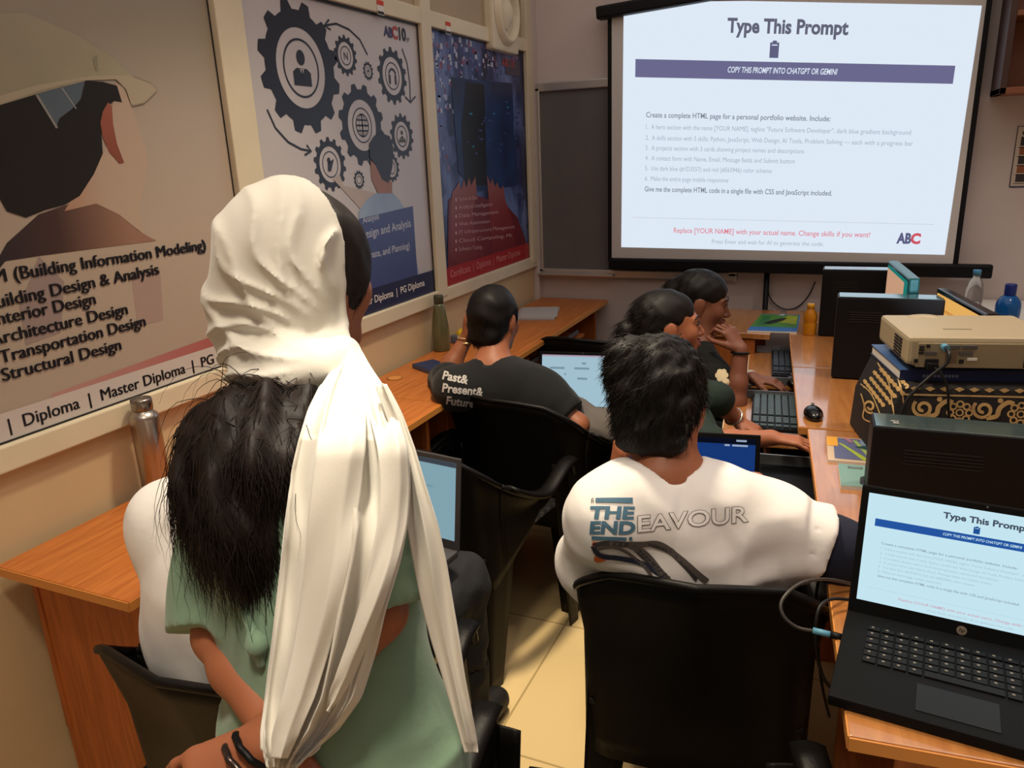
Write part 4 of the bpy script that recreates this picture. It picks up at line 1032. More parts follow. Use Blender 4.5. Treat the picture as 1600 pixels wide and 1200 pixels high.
port(.098, .042, .026, .030, mat('grille', (112, 92, 70), .5)); port(.122, .030, .010, .010, M_dark); port(.145, .036, .022, .007, M_white); port(.056, .024, .030, .022, M_dark, 'power_socket'); port(.020, .030, .009, .010, M_dark)
m = MB(); m.grid(lambda u, v: (.10 + .085 * (u - .5), pd - .03 + .03 * (v - .5), ph + .008 * math.sin(u * math.pi) ** .5 * math.sin(v * math.pi) ** .5 - .001), 16, 8); m.build('focus_ring', M_beige, t)
m = MB(); m.tube([(.26, pd - .002, ph * .55), (.26, pd + .012, ph * .55)], .032, 24); m.build('lens', M_blackg, t)
P = Print((.105, .09, ph + .0008), (1, 0, 0), (0, 1, 0)); lgm = mat('faint_letters', (150, 134, 104), .5)
for i in range(9): P.rect(i * .0075, 0, i * .0075 + .005, .009, lgm)
P.build('lettering', t)
for x in (.04, pw - .04): MB().lathe([(0, 0), (.012, 0), (.012, .008), (0, .008)], (x, .05, -.0005), 12).build('foot', M_black, t)
# book under it
t = thing('thick_book', 'dark blue book with white page edge lying under the beige projector', 'book', (cx - .008, cy + .02, .9655), PZ + .03)
MB().box((.17, .13, .0015), (.345, .265, .003)).build('cover', mat('cover_navy', (28, 38, 78), .4), t); MB().box((.17, .13, .0265), (.345, .265, .003)).build('cover', mat('cover_blue', (62, 92, 140), .4), t)
MB().box((.168, .13, .014), (.336, .256, .0215)).build('pages', M_white, t); MB().box((.17, -.0025, .014), (.345, .003, .028)).build('spine', bpy.data.materials['cover_navy'], t)
P = Print((.02, -.0042, .008), (1, 0, 0), (0, 0, 1)); sl = mat('spine_letters', (120, 126, 150), .5)
for i in range(10): P.rect(.03 + i * .0085, .002, .036 + i * .0085, .009, sl)
P.build('spine_lettering', t)
# box
M_cl = mat('cloth_black', (24, 18, 16), .8, bump=.2, bscale=200); M_gold = mat('cloth_gold', (196, 160, 104), .6, var=.12, scale=40)
bxw, bxd, bxh = .42, .31, .214
t = thing('covered_box', 'box wrapped in black cloth with gold flowers under the projector', 'box', (cx - .006, cy - .022, .7505), PZ)
m = MB()
sec = lambda z, o: [(-o, -o * .5), (bxw, -o * .5), (bxw, bxd), (-o * 1.2, bxd)]
v0 = [m.b.verts.new((*p, 0.0)) for p in sec(0, .035)]; v1 = [m.b.verts.new((*p, bxh * .55)) for p in sec(0, .03)]; v2 = [m.b.verts.new((*p, bxh)) for p in sec(0, 0.0)]
for a, b in ((v0, v1), (v1, v2)):
    for i in range(4): m.b.faces.new((a[i], a[(i + 1) % 4], b[(i + 1) % 4], b[i]))
m.b.faces.new(v2); m.b.faces.new(v0[::-1])
bmesh.ops.bevel(m.b, geom=m.b.edges[:], offset=.007, segments=2, profile=.6, affect='EDGES'); m.build('cloth', M_cl, t, smooth=True)
# patterns: each lies on its own face
z1 = bxh * .55
def facet(o, r, u): return Print(o, unit(r), unit(u))
PF = facet((0, -.0009, bxh), (1, 0, 0), (0, .015, -(bxh - z1)) if False else (0, .0155, (bxh - z1)))
def spiral(P, c, r, turns=1.3, w_=.008, flip=1, lay=1, a0=0):
    P.line([(c[0] + flip * r * (1 - .75 * i / 24) * math.cos(a0 + turns * 6.283 * i / 24), c[1] + r * (1 - .75 * i / 24) * math.sin(a0 + turns * 6.283 * i / 24)) for i in range(25)], w_, M_gold, lay)
def flower(P, c, r, n=8, lay=1):
    for i in range(n):
        a = 6.283 * i / n; P.ring((c[0] + r * .66 * math.cos(a), c[1] + r * .66 * math.sin(a)), r * .16, r * .29, M_gold, lay, 14)
    P.ring(c, r * .18, r * .3, M_gold, lay, 16)
PF.line([(.006, -.022), (bxw - .01, -.022)], .004, M_gold)
for i in range(12): PF.poly([(.02 + i * .033, -.006), (.032 + i * .033, -.013), (.044 + i * .033, -.006), (.032 + i * .033, -.001)], M_gold)
for i in range(3):
    x = .03 + i * .135
    spiral(PF, (x + .022, -.055), .024, 1.4, .008, 1, 1, 2.4); PF.line(smooth_path([(x + .03, -.076), (x + .052, -.07), (x + .058, -.05), (x + .075, -.036), (x + .088, -.04)], 5), .011, M_gold); PF.disc((x + .058, -.032), .006, M_gold)
    flower(PF, (x + .105, -.064), .032); PF.line(smooth_path([(x + .0, -.09), (x + .03, -.088), (x + .06, -.09)], 4), .008, M_gold)
PF.build('gold_pattern', t)
cloth = [c_ for c_ in t.children if c_.name.startswith('cloth')][0]
PL = Print(at(1375, 600, 1.80), unit(RW[:, 0]), unit(-RW[:, 1])); pq = lambda x, y: PL.px(x, y)
for i in range(7):
    for j in range(5):
        u = (i + .3 + .5 * (j % 2)) / 7; v = (j + .5) / 5; x = 1342 + 46 * v + u * 38; y = 592 - 40 * v + u * 46 + 6
        PL.poly([pq(x - 4, y - 2), pq(x - 1, y - 5), pq(x + 4.5, y - 1), pq(x + 4, y + 3), pq(x - 1, y + 4.5)], M_gold)
for pts in (((1340, 600), (1362, 620), (1380, 660)), ((1372, 562), (1392, 600), (1398, 655)), ((1388, 560), (1408, 600), (1414, 640))): PL.line([pq(*p[:2]) for p in smooth_path([(a_, b_, 0) for a_, b_ in pts], 8)], .003, M_gold, 2)
def pxspiral(x, y, r, w_): PL.line([pq(x + r * (1 - .7 * i / 24) * math.cos(1 + 8.2 * i / 24), y + r * (1 - .7 * i / 24) * math.sin(1 + 8.2 * i / 24)) for i in range(25)], w_, M_gold, 1)
pxspiral(1358, 640, 12, .006); PL.line([pq(*p[:2]) for p in smooth_path([(1341, 618, 0), (1348, 640, 0), (1346, 662, 0), (1366, 668, 0)], 8)], .004, M_gold); PL.disc(pq(1347, 606), .003, M_gold)
project_print(cloth, PL, t, 'gold_pattern', unit(ray(1375, 600)))
# cables of the projector
M_cable = mat('cable_black', (18, 18, 20), .45)
R2 = lambda x, y, z: (cx + x * math.cos(PZ) - y * math.sin(PZ), cy + x * math.sin(PZ) + y * math.cos(PZ), .994 + z)
t = thing('projector_cable', 'black video cable with light blue plug hanging from the projector', 'cable', R2(.078, -.02, .066))
o_ = np.array(t.location)
rel = lambda pts, o_: [tuple(np.array(p) - o_) for p in pts]
MB().tube(rel([R2(.078, -.007, .068), R2(.078, -.026, .067)], o_), .0085, 14).build('plug', mat('plug_blue', (92, 150, 176), .4), t)
MB().tube(rel(smooth_path([R2(.078, -.024, .066), R2(.080, -.044, .058), R2(.074, -.050, .036), R2(.045, -.050, .006), R2(.012, -.055, -.030), R2(-.01, -.06, -.066), R2(-.03, -.075, -.14), R2(-.06, -.10, -.21), R2(-.02, -.12, -.238)]), o_), .0042, 8).build('lead', M_cable, t)
t = thing('power_cable', 'thin black power lead dropping from the projector over the patterned box', 'cable', R2(.056, -.01, .02)); o_ = np.array(t.location)
MB().box((0, -.008, 0), (.026, .02, .018), bevel=.003).build('plug', M_black, t)
MB().tube(rel(smooth_path([R2(.056, -.025, .02), R2(.070, -.035, .008), R2(.088, -.04, -.03), R2(.094, -.045, -.08), R2(.104, -.05, -.14), R2(.11, -.07, -.23)]), o_), .003, 8).build('lead', M_cable, t)
# charger and data leads at the left side of the near laptop
t = thing('charger_cable', 'black looped charging lead with light blue sleeve at the open laptop', 'cable', tuple(at(1285, 986, 1.30))); o_ = np.array(t.location)
q = lambda *l: [tuple(at(x, y, d)) for x, y, d in l]
tip = (.046, 1.215, .764)
MB().tube(rel(smooth_path(q((1330, 912, 1.40), (1290, 905, 1.37), (1250, 912, 1.34), (1222, 938, 1.32), (1224, 962, 1.31), (1245, 980, 1.305), (1272, 986, 1.30))), o_), .0032, 8).build('lead', mat('lead_grey', (60, 54, 50), .35), t)
MB().tube(rel(q((1270, 985, 1.30), (1299, 992, 1.288)), o_), .0055, 12).build('sleeve', bpy.data.materials['plug_blue'], t)
MB().tube(rel([q((1297, 991, 1.288))[0], q((1318, 997, 1.28))[0], ], o_), .0062, 12).build('plug', M_black, t)
t = thing('data_cable', 'thin black leads hanging from the laptop side to the floor', 'cable', tuple(at(1330, 938, 1.36))); o_ = np.array(t.location)
MB().tube(rel(smooth_path(q((1334, 938, 1.36), (1300, 936, 1.35), (1280, 950, 1.33), (1274, 985, 1.33), (1278, 1030, 1.36), (1292, 1068, 1.42), (1320, 1090, 1.5))), o_), .0032, 8).build('lead', M_cable, t)
MB().tube(rel(smooth_path(q((1334, 884, 1.42), (1300, 888, 1.42), (1280, 905, 1.45), (1275, 960, 1.5), (1283, 1060, 1.55), (1296, 1120, 1.6))), o_), .003, 8).build('lead', M_cable, t)
t = thing('screen_cable', 'thin dark cable hanging in an arc below the projector screen', 'cable', tuple(on(1200, 440, 1, 4.085))); o_ = np.array(t.location)
MB().tube(rel(smooth_path([tuple(on(x, y, 1, 4.088)) for x, y in ((1198, 440), (1200, 455), (1208, 472), (1226, 483), (1245, 480), (1262, 464), (1274, 440))]), o_), .003, 8).build('lead', M_cable, t)

# ================================================================== SMALL THINGS
def bottle(name, label, cat, loc, prof, m, cap=None, capm=None, extra=None):
    t = thing(name, label, cat, loc); MB().lathe(prof).build('body', m, t, smooth=True)
    if cap: MB().lathe(cap).build('cap', capm, t, smooth=True)
    return t
M_st2 = mat('steel_cap', (150, 142, 132), .25, metal=1.0)
bottle('steel_flask', 'brushed steel water bottle on the near wall desk beside the standing person', 'bottle', (-1.583, 1.272, .7495),
       [(0, 0), (.032, 0), (.035, .004), (.035, .206), (.033, .214), (.026, .220), (.024, .222), (.024, .226), (0, .226)], M_steel, [(0, .226), (.0245, .226), (.0255, .229), (.0255, .252), (.0235, .256), (0, .256)], M_st2)
bottle('green_flask', 'slim olive green bottle on the far wall desk', 'bottle', (-1.585, 2.80, .7495), [(0, 0), (.036, 0), (.038, .004), (.038, .07), (.036, .11), (.029, .16), (.022, .195), (.019, .205), (0, .205)],
       mat('bottle_olive', (92, 90, 62), .18, coat=.5), [(0, .205), (.020, .205), (.021, .208), (.021, .236), (.019, .240), (0, .240)], mat('cap_olive', (64, 62, 46), .35))
bottle('juice_bottle', 'small orange drink bottle beside the magazine on the right desks', 'bottle', (-.135, 3.47, .7495), [(0, 0), (.026, 0), (.028, .004), (.028, .05), (.025, .056), (.028, .062), (.028, .085), (.02, .105), (.014, .115), (.014, .118), (0, .118)],
       mat('juice_orange', (214, 140, 22), .25, trans=.25), [(0, .118), (.016, .118), (.016, .134), (.014, .136), (0, .136)], mat('cap_orange', (226, 164, 40), .4))
def glass(name, rgb, rough=.04):
    return mat(name, rgb, rough, trans=.95, ior=1.25)
y_ = on(1517, 497, 2, .8205); t = bottle('water_bottle', 'clear plastic water bottle with light blue cap on the white cabinet', 'bottle', (float(y_[0]), min(float(y_[1]), 3.86), .8195),
       [(0, 0), (.03, 0), (.033, .005), (.031, .03), (.033, .04), (.031, .06), (.033, .08), (.033, .115), (.028, .145), (.017, .168), (.013, .175), (.013, .182)], glass('clear_plastic', (235, 240, 244)), [(0, .182), (.015, .180), (.0155, .20), (.014, .203), (0, .203)], mat('cap_blue', (70, 140, 178), .4))
MB().lathe([(0, .004), (.028, .004), (.0295, .03), (.029, .05), (0, .05)]).build('water', glass('water', (120, 140, 190)), t, smooth=True)
y_ = on(1572, 500, 2, .8205); t = bottle('blue_bottle', 'round blue water bottle with dark blue lid on the white cabinet', 'bottle', (float(y_[0]), min(float(y_[1]), 3.86), .8195),
       [(0, 0), (.036, 0), (.044, .01), (.046, .03), (.046, .06), (.042, .08), (.03, .097), (.021, .104), (0, .104)], mat('bottle_blue', (22, 96, 168), .12, trans=.35), [(0, .104), (.021, .104), (.0215, .108), (.0215, .146), (.02, .15), (0, .15)], mat('lid_navy', (24, 42, 112), .35))
# magazines and phones
def flatprint(name, label, cat, pts, h, coverm, marks, z=.7495, group=None):
    """a thin stapled booklet lying on the desk; pts are its corners in room x, y"""
    c = np.mean(pts, axis=0); t = thing(name, label, cat, (c[0], c[1], z), 0, group)
    m = MB(); m.prism([(p[0] - c[0], p[1] - c[1]) for p in pts], .0, h); m.build('pages', M_white, t)
    P = Print((0, 0, h + .0004), (1, 0, 0), (0, 1, 0)); a = [np.array(p) - c for p in pts]
    P.warp = lambda u, v: tuple((a[0] * (1 - u) + a[1] * u) * (1 - v) + (a[3] * (1 - u) + a[2] * u) * v); P.rect(0, 0, 1, 1, coverm, 0); marks(P); P.build('cover', t); return t
xy = lambda *p: [tuple(on(x, y, 2, .755)[:2]) for x, y in p]
def cmat(n, c): return mat('cover_' + n, c, .35)
def green_mag(P):
    P.rect(.0, .22, .97, .97, cmat('green', (70, 128, 52)), 1); P.poly([(.55, .5), (.95, .4), (.95, .9), (.7, .95)], cmat('lime', (150, 160, 44)), 2); P.rect(.1, .30, .3, .85, cmat('leaf', (48, 110, 60)), 2)
    P.poly([(.22, .42), (.36, .36), (.62, .58), (.72, .78), (.55, .74), (.34, .58)], cmat('black_car', (20, 24, 26)), 3); P.poly([(.45, .92), (.62, .9), (.6, .98), (.5, .99)], cmat('pale', (180, 190, 190)), 3)
flatprint('magazine', 'blue and green magazine on the small far table', 'magazine', [(-.392, 3.455), (-.185, 3.478), (-.195, 3.845), (-.372, 3.83)], .007, cmat('mag_blue', (46, 110, 176)), green_mag)
def car_mag(P):
    P.rect(.12, .08, .99, .97, cmat('slate', (92, 96, 132)), 1); P.rect(.0, .6, .2, 1, cmat('amber', (232, 162, 28)), 2); P.poly([(.2, .75), (.28, .72), (.75, .1), (.62, .08)], cmat('lime2', (160, 176, 60)), 2); P.poly([(.48, .9), (.56, .9), (.8, .25), (.72, .22)], cmat('lime3', (150, 170, 96)), 2)
    P.poly([(.5, .62), (.75, .5), (.99, .5), (.99, .66), (.7, .68)], cmat('dark_green', (40, 72, 66)), 3); P.rect(.62, .7, .99, .92, cmat('steel_blue', (120, 140, 164)), 2); P.rect(.7, .1, .99, .34, cmat('pale_blue', (176, 190, 204)), 2); P.poly([(.3, .97), (.42, .97), (.5, .8), (.42, .8)], cmat('rose', (170, 110, 130)), 3)
flatprint('magazine', 'colourful magazine with yellow corner on the right desk', 'magazine', [(-.008, 2.008), (.128, 2.018), (.118, 2.195), (-.018, 2.185)], .006, cmat('mag_pale', (206, 178, 150)), car_mag)
def phone_marks(P):
    P.rect(.28, .80, .72, .90, cmat('lens_bar', (70, 84, 84)), 1); P.rect(.32, .82, .68, .88, cmat('lens_bar2', (110, 128, 124)), 2); P.poly([(.62, .12), (.98, .05), (.98, .44), (.8, .52), (.64, .42)], cmat('dark_patch', (42, 44, 46)), 1)
flatprint('tablet', 'pale teal tablet case lying on the right desk by the dark computer case', 'tablet', [(.026, 1.842), (.092, 1.85), (.096, 1.988), (.016, 1.982)], .010, cmat('teal', (118, 152, 144)), phone_marks)
t = thing('notebook', 'dark blue notebook on the wall desk by the person in black', 'notebook', (-1.44, 2.50, .7495), -.50)
MB().box((0, 0, .009), (.22, .10, .018), bevel=.003).build('cover', mat('notebook_blue', (34, 48, 84), .45), t); MB().box((.004, -.002, .009), (.214, .097, .013)).build('pages', mat('notebook_pages', (70, 82, 110), .6), t)
t = thing('paper_stack', 'grey papers lying on the far end of the wall desk', 'paper', (-1.46, 3.60, .7495), .25)
MB().box((0, 0, .004), (.21, .29, .008)).build('sheets', mat('paper_grey', (168, 160, 154), .6), t); MB().box((.01, .015, .009), (.19, .26, .003), rot=(0, 0, .08)).build('top_sheet', mat('paper_light', (180, 172, 168), .6), t)
t = thing('pouch', 'small yellow and grey pouch on the wall desk behind the bracelet wrist', 'pouch', (-1.575, 2.99, .7495), .1)
B = Blob(.004, .02); B.ell((-1.575, 2.99, .775), (.035, .055, .028)); B.ell((-1.56, 2.95, .785), (.03, .03, .03)); B.plane((0, 0, .751), (0, 0, -1)); V, Q = B.mesh(); mesh_from('bag', V, Q, mat('pouch_yellow', (204, 166, 30), .5, var=.3, scale=30), t)
MB().box((.0, .045, .045), (.03, .03, .06), bevel=.008).build('top_clip', M_black, t); MB().box((-.01, -.06, .02), (.05, .03, .036), bevel=.008).build('side_pocket', mat('pouch_grey', (92, 92, 104), .6), t)
# ================================================================== PEOPLE
M_skin = mat('skin_brown', (142, 86, 60), .5, sss=.12, var=.05, scale=14, bump=.03, bscale=120)
M_skin2 = mat('skin_warm', (158, 96, 66), .5, sss=.12, var=.05, scale=14, bump=.03, bscale=120)
M_skin3 = mat('skin_deep', (122, 74, 54), .5, sss=.12, var=.05, scale=14)
M_hair = mat('hair_black', (17, 13, 12), .55, spec=.3, var=.25, scale=60, bump=.06, bscale=260)
M_hair2 = mat('hair_dark_brown', (27, 18, 15), .58, spec=.3, var=.3, scale=60, bump=.06, bscale=260)
M_lip = mat('lips', (136, 66, 60), .45); M_lash = mat('lash_black', (18, 13, 12), .5); M_eye = mat('eye_white', (196, 184, 174), .25); M_iris = mat('iris_dark', (22, 13, 10), .15)
M_tee = mat('tee_white', (240, 234, 230), .85, sheen=.2, bump=.10, bscale=30); M_shirt = mat('shirt_white', (242, 238, 234), .85, sheen=.2, bump=.10, bscale=30)
M_teeb = mat('tee_black', (13, 13, 15), .9, sheen=.1); M_denim = mat('trousers_dark', (24, 24, 27), .85, bump=.15, bscale=90); M_grey_t = mat('trousers_grey', (112, 104, 100), .85, bump=.15, bscale=90)
M_greentop = mat('top_dark_green', (20, 36, 30), .85); M_navy = mat('cloth_navy', (22, 26, 46), .85)
M_shoe = mat('shoe_dark', (26, 24, 24), .6)
def person(name, label, J, skin, h=.005, extra=None, hands=True, s=1.0, legs=True):
    base = J['pelvis']; t = thing('person', label, 'person', (float(base[0]), float(base[1]), 0.0))
    B = Blob(h, .02)
    W, M = head(B, J['head'], J['face'], J.get('up', (0, 0, 1)), J.get('hs', 1.0))
    torso(B, J, s * .92, .9); neckcap(B, J)
    for S in 'LR':
        arm(B, J['sh' + S], J['el' + S], J['wr' + S], s)
        d = J.get('hd' + S); d = unit(np.array(J['wr' + S]) - np.array(J['el' + S])) if d is None else unit(d)
        hand(B, J['wr' + S], d, J.get('hn' + S, (0, 0, 1)), J.get('curl' + S, .45), .98 * J.get('hands', 1.0), 1 if S == 'L' else -1)
        if legs: leg(B, J['hip' + S], J['kn' + S], J['an' + S], J['toe' + S], s)
    if extra: extra(B)
    V, Q = B.mesh(smooth=2); mesh_from('body', V, Q, skin, t)
    for S in 'LR':
        if legs:
            b = Blob(.007, .03); a = np.array(J['an' + S]); to = np.array(J['toe' + S]); b.cap(a + (0, 0, -.02), .042, to + (0, 0, .008), .038); b.plane((0, 0, .002), (0, 0, -1)); V, Q = b.mesh(); mesh_from('shoe', V, Q, M_shoe, t)
    return t, W, M
def garment(name, B, mats, parent, disp=None, smooth=2):
    V, Q = B.mesh(disp, smooth); return mesh_from(name, V, Q, mats, parent), V, Q
def shirt(J, parent, name, m, infl=.02, sl=.62, sr=(.075, .082), hem=.0, h=.006, disp=None, s=1.0, nr=.066, neckdrop=0.0, longtail=None, wd=1.0, sk=.05, sm=2):
    B = Blob(h, .03); L = np.linalg.norm(np.array(J['shR']) - np.array(J['shL'])) / 2
    sd = unit(np.array(J['shR']) - np.array(J['shL'])); ch = (np.array(J['shR']) + np.array(J['shL'])) / 2; pe = np.array(J['pelvis']); nk = np.array(J['neck'])
    mid = pe * .5 + ch * .5 + np.array(J.get('slump', (0, 0, 0))); low = ch - (ch - mid) * .45
    B.slab(pe, (.165 * wd + infl, .115 * s + infl), mid, (.145 * wd + infl, .10 * s + infl), sd, .05)
    B.slab(mid, (.145 * wd + infl, .10 * s + infl), low, (L * .92 + infl * .7, .108 * s + infl * .8), sd, .05)
    B.slab(low, (L * .92 + infl * .7, .108 * s + infl * .8), ch * .88 + nk * .12, (L * .8, .085 * s + infl * .3), sd, .05)
    for S, sg in (('L', -1), ('R', 1)):
        a = np.array(J['sh' + S]); e = np.array(J['el' + S]); b_ = a + (e - a) * sl
        B.cap(a, .055 + infl * .5, nk + sg * sd * .045 - (nk - ch) * .25, .045 + infl * .3, .05)
        B.cap(a, .058 + infl * .6, b_, sr[1], sk, flat=True) if sl < 1 else B.cap(a, .058 + infl * .6, e, sr[0], .03)
        if sl > 1.2: B.cap(e, sr[0], e + (np.array(J['wr' + S]) - e) * (sl - 1), sr[1], .02, flat=True)
    ax = unit(np.array(J['head']) - nk)
    B.cap(nk + ax * (.005 - neckdrop), nr, nk + ax * .12, nr + .02, .008, True)
    if hem: B.plane((0, 0, hem), (0, 0, -1))
    return garment(name, B, m, parent, disp, sm)
def trousers(J, parent, m, name='trousers', s=1.0):
    B = Blob(.007, .035)
    for S in 'LR':
        h_, k_, a_ = (np.array(J[q + S]) for q in ('hip', 'kn', 'an'))
        B.cap(h_, .098 * s, k_, .074 * s); B.cap(k_, .072 * s, a_ + (k_ - a_) * .08, .056 * s, flat=True)
    p = np.array(J['pelvis']); sd = unit(np.array(J['hipR']) - np.array(J['hipL'])); B.slab(p + (0, 0, -.03), (.17, .115), p + (0, 0, .08), (.16, .11), sd, .04)
    return garment(name, B, m, parent, lambda P: folds(P, 5, 42, .004, (1, 1, .7)))
def locks(o_name, V, Q, n, L, rad, flow, parent_obj, m, lift=.25, seg=5, wob=.05, seed=2, where=None, curl=0.0):
    """loose locks rooted on a hair surface, added to the hair mesh"""
    N = normals_of(V, Q); r = np.random.RandomState(seed); idx = r.randint(0, len(V), n * (3 if where is not None else 1))
    if where is not None: idx = idx[where(V[idx], N[idx])][:n]
    fl = np.array([flow(p) for p in V[idx]]) if callable(flow) else np.repeat(unit(flow)[None], len(idx), 0)
    T = fl - N[idx] * (fl * N[idx]).sum(1)[:, None]; T /= np.linalg.norm(T, axis=1)[:, None] + 1e-6
    D = T + N[idx] * lift + r.normal(size=T.shape) * wob * 2; D /= np.linalg.norm(D, axis=1)[:, None]
    tgt = unit(np.array(flow(V.mean(0)) if callable(flow) else flow))
    SV, SQ = strands(V[idx] - N[idx] * .002, D, L * r.uniform(.6, 1.25, len(idx)), rad, tgt, seg, wob, seed, curl)
    return SV, SQ
def hairpiece(name, B, t, m, n, L, rad, flow, disp=None, where=None, **k):
    V, Q = B.mesh(disp, 1)
    SV, SQ = locks(name, V, Q, n, L, rad, flow, None, m, where=where, **k)
    return mesh_from(name, np.concatenate([V, SV]), np.concatenate([Q, SQ + len(V)]), m, t), V, Q
def face_parts(t, W, M, lips=True, open_=True, hs=1.0):
    off = np.array(t.location)
    for x in (-1, 1):
        m = MB(); m.tube([tuple(W(x * .044, .087, .005) - off), tuple(W(x * .038, .0945, .0105) - off), tuple(W(x * .031, .0965, .012) - off), tuple(W(x * .022, .094, .0095) - off)], .0022 * hs, 6); o = m.build('eyelashes', M_lash, t)
        m = MB(); m.tube([tuple(W(x * .052, .079, .024) - off), tuple(W(x * .042, .088, .031) - off), tuple(W(x * .028, .0945, .031) - off), tuple(W(x * .016, .096, .027) - off)], [.0016, .0032, .0034, .002], 6); m.build('eyebrow', M_lash, t)
        B = Blob(.0012, .001); B.ell(W(x * .032, .0905, .0045), np.array((.010, .004, .0048)) * hs, M); V, Q = B.mesh(); e = mesh_from('eye', V, Q, M_eye, t)
        B = Blob(.001, .001); B.ell(W(x * .032, .0938, .0048), np.array((.0042, .002, .0042)) * hs, M); V, Q = B.mesh(); e2 = mesh_from('iris', V, Q, M_iris, t)
    if lips:
        B = Blob(.0015, .004)
        B.cap(W(-.016, .0895, -.0585), .0042, W(0, .0965, -.0565), .0055); B.cap(W(.016, .0895, -.0585), .0042, W(0, .0965, -.0565), .0055)
        B.cap(W(-.013, .0895, -.0695), .0048, W(0, .0955, -.0710), .0062); B.cap(W(.013, .0895, -.0695), .0048, W(0, .0955, -.0710), .0062)
        V, Q = B.mesh(); mesh_from('lips', V, Q, M_lip, t)
def short_hair(B, W, M, vol=1.0, nape=-.055):
    B.ell(W(0, -.022, .042), (.084 * vol, .102 * vol, .088 * vol), M, .02)
    B.ell(W(0, -.058, -.012), (.072, .052, .075), M, .03); B.cap(W(-.03, -.068, nape), .028, W(.03, -.068, nape), .028, .03)
    for x in (-1, 1): B.ell(W(x * .066, .0, .01), (.016, .038, .045), M, .02)
    B.ell(W(0, .115, -.03), (.095, .075, .095), M, .02, True)
    for x in (-1, 1): B.ell(W(x * .085, .0, -.012), (.028, .028, .034), M, .015, True)
A3 = lambda x, y, d: at(x, y, d)

# ---- seated in the foreground: white printed T-shirt
J = dict(head=A3(1029, 632, 1.50), face=(-.10, .97, -.22), up=(0, .1, 1), hs=1.06, neck=A3(1040, 738, 1.47), shL=A3(958, 806, 1.45), shR=A3(1172, 812, 1.49), pelvis=vec(-.245, 1.49, .51), slump=(0, -.015, .0),
         elL=A3(918, 900, 1.66), wrL=A3(962, 748, 1.70), elR=vec(.03, 1.44, .795), wrR=vec(-.13, 1.66, .80),
         hipL=vec(-.34, 1.48, .50), hipR=vec(-.155, 1.51, .50), knL=vec(-.42, 1.92, .49), knR=vec(-.25, 1.96, .49), anL=vec(-.42, 1.95, .08), anR=vec(-.24, 2.02, .08), toeL=vec(-.44, 2.10, .035), toeR=vec(-.25, 2.17, .035),
         hdL=(.18, -.05, 1), hnL=(-.85, -.6, 0), curlL=.7)
t, W, M = person('w', 'seated person in the white printed T-shirt, seen from behind', J, M_skin2)
def tee_folds(P):
    return folds(P, 11, 17, .007, (.8, 1, 1.1)) + wave(P * np.array((.5, 1, 1.2)), 12, 40) * .003
o_tee, _, _ = shirt(J, t, 'tshirt', M_tee, .022, .80, (.075, .080), h=.005, disp=tee_folds, nr=.066, neckdrop=.018, wd=1.12, sk=.10, sm=5)
trousers(J, t, M_denim)
m = MB(); off = np.array(t.location); nk = J['neck']; ax = unit(J['head'] - nk)
B = Blob(.006, .02); a = J['shR'] + (J['elR'] - J['shR']) * .70; B.cap(a, .066, J['elR'], .062); B.cap(J['elR'], .060, J['elR'] + (J['wrR'] - J['elR']) * .7, .046, flat=True)
garment('undershirt_sleeve', B, M_navy, t)
B = Blob(.004, .02); short_hair(B, W, M, 1.02)
B.ell(W(-.018, .0, .088), (.074, .088, .036), M, .03); B.ell(W(-.062, .0, .070), (.034, .07, .045), M, .03)
hairpiece('hair', B, t, M_hair, 7000, .030, .0011, lambda p: unit((-.35, .2, -.9)), lambda P: wave(P, 3, 75) * .006 + wave(P, 8, 170) * .0025, lift=.32, wob=.13, seg=4, seed=5, where=lambda P, N: (P[:, 2] > J['head'][2] - .03))
# lettering on the back
pc = (J['shL'] + J['shR']) / 2; sd = unit(J['shR'] - J['shL']); upv = unit(np.cross(sd, np.array((-.05, 1, -.12)))); nrm = np.cross(sd, upv)
P = Print(at(905, 838, 1.33), sd, upv)
tb = mat('print_blue_grey', (74, 112, 136), .7); tk = mat('print_dark', (58, 54, 54), .7); tw = mat('print_base', (240, 234, 230), .85); to = mat('print_orange', (214, 104, 44), .7); tn = mat('print_navy', (34, 40, 62), .7); tg = mat('print_grey', (92, 84, 80), .7)
pb = lambda x, y: P.px(x, y)
P.poly([pb(926, 776), pb(987, 776), pb(987, 785), pb(926, 783)], tb, 1)
P.text('fi', pb(918, 784), pb(923, 784), tk, 1)
P.text('THE', pb(918, 809), pb(987, 810), tb, 1, bold=.045, height=.022); P.text('END', pb(920, 833), pb(989, 833), tb, 1, bold=.045, height=.022)
P.poly([pb(922, 837), pb(978, 839), pb(977, 844), pb(922, 843)], tb, 1); P.disc(pb(984, 841), .0035, tb, 1)
P.text('EAVOUR', pb(996, 830.5), pb(1169, 814), tk, 1, bold=.034, height=.030); P.text('EAVOUR', pb(996, 830.5), pb(1169, 814), tw, 2, bold=.014, height=.030)
for pts, w_, c in (([(924, 852), (935, 868), (965, 872), (1000, 880), (1030, 896), (1045, 905)], .010, tn), ([(924, 852), (950, 848), (985, 853), (1005, 870), (1040, 900)], .009, tk), ([(950, 850), (1000, 850), (1030, 850), (1060, 870), (1090, 896), (1105, 908)], .011, tg),
                   ([(985, 850), (1010, 868), (1030, 892), (1045, 908)], .012, tg), ([(1012, 850), (1045, 862), (1075, 890), (1088, 906)], .006, tk), ([(930, 858), (965, 856), (1005, 884), (1020, 906)], .006, tg)):
    P.line([pb(*q) for q in smooth_path([(a, b, 0) for a, b in pts], 5) for q in [q[:2]]], w_, c, 1)
P.poly([pb(926, 868), pb(945, 876), pb(930, 880), pb(924, 876)], to, 1); P.poly([pb(924, 846), pb(932, 846), pb(928, 854), pb(922, 852)], to, 1)
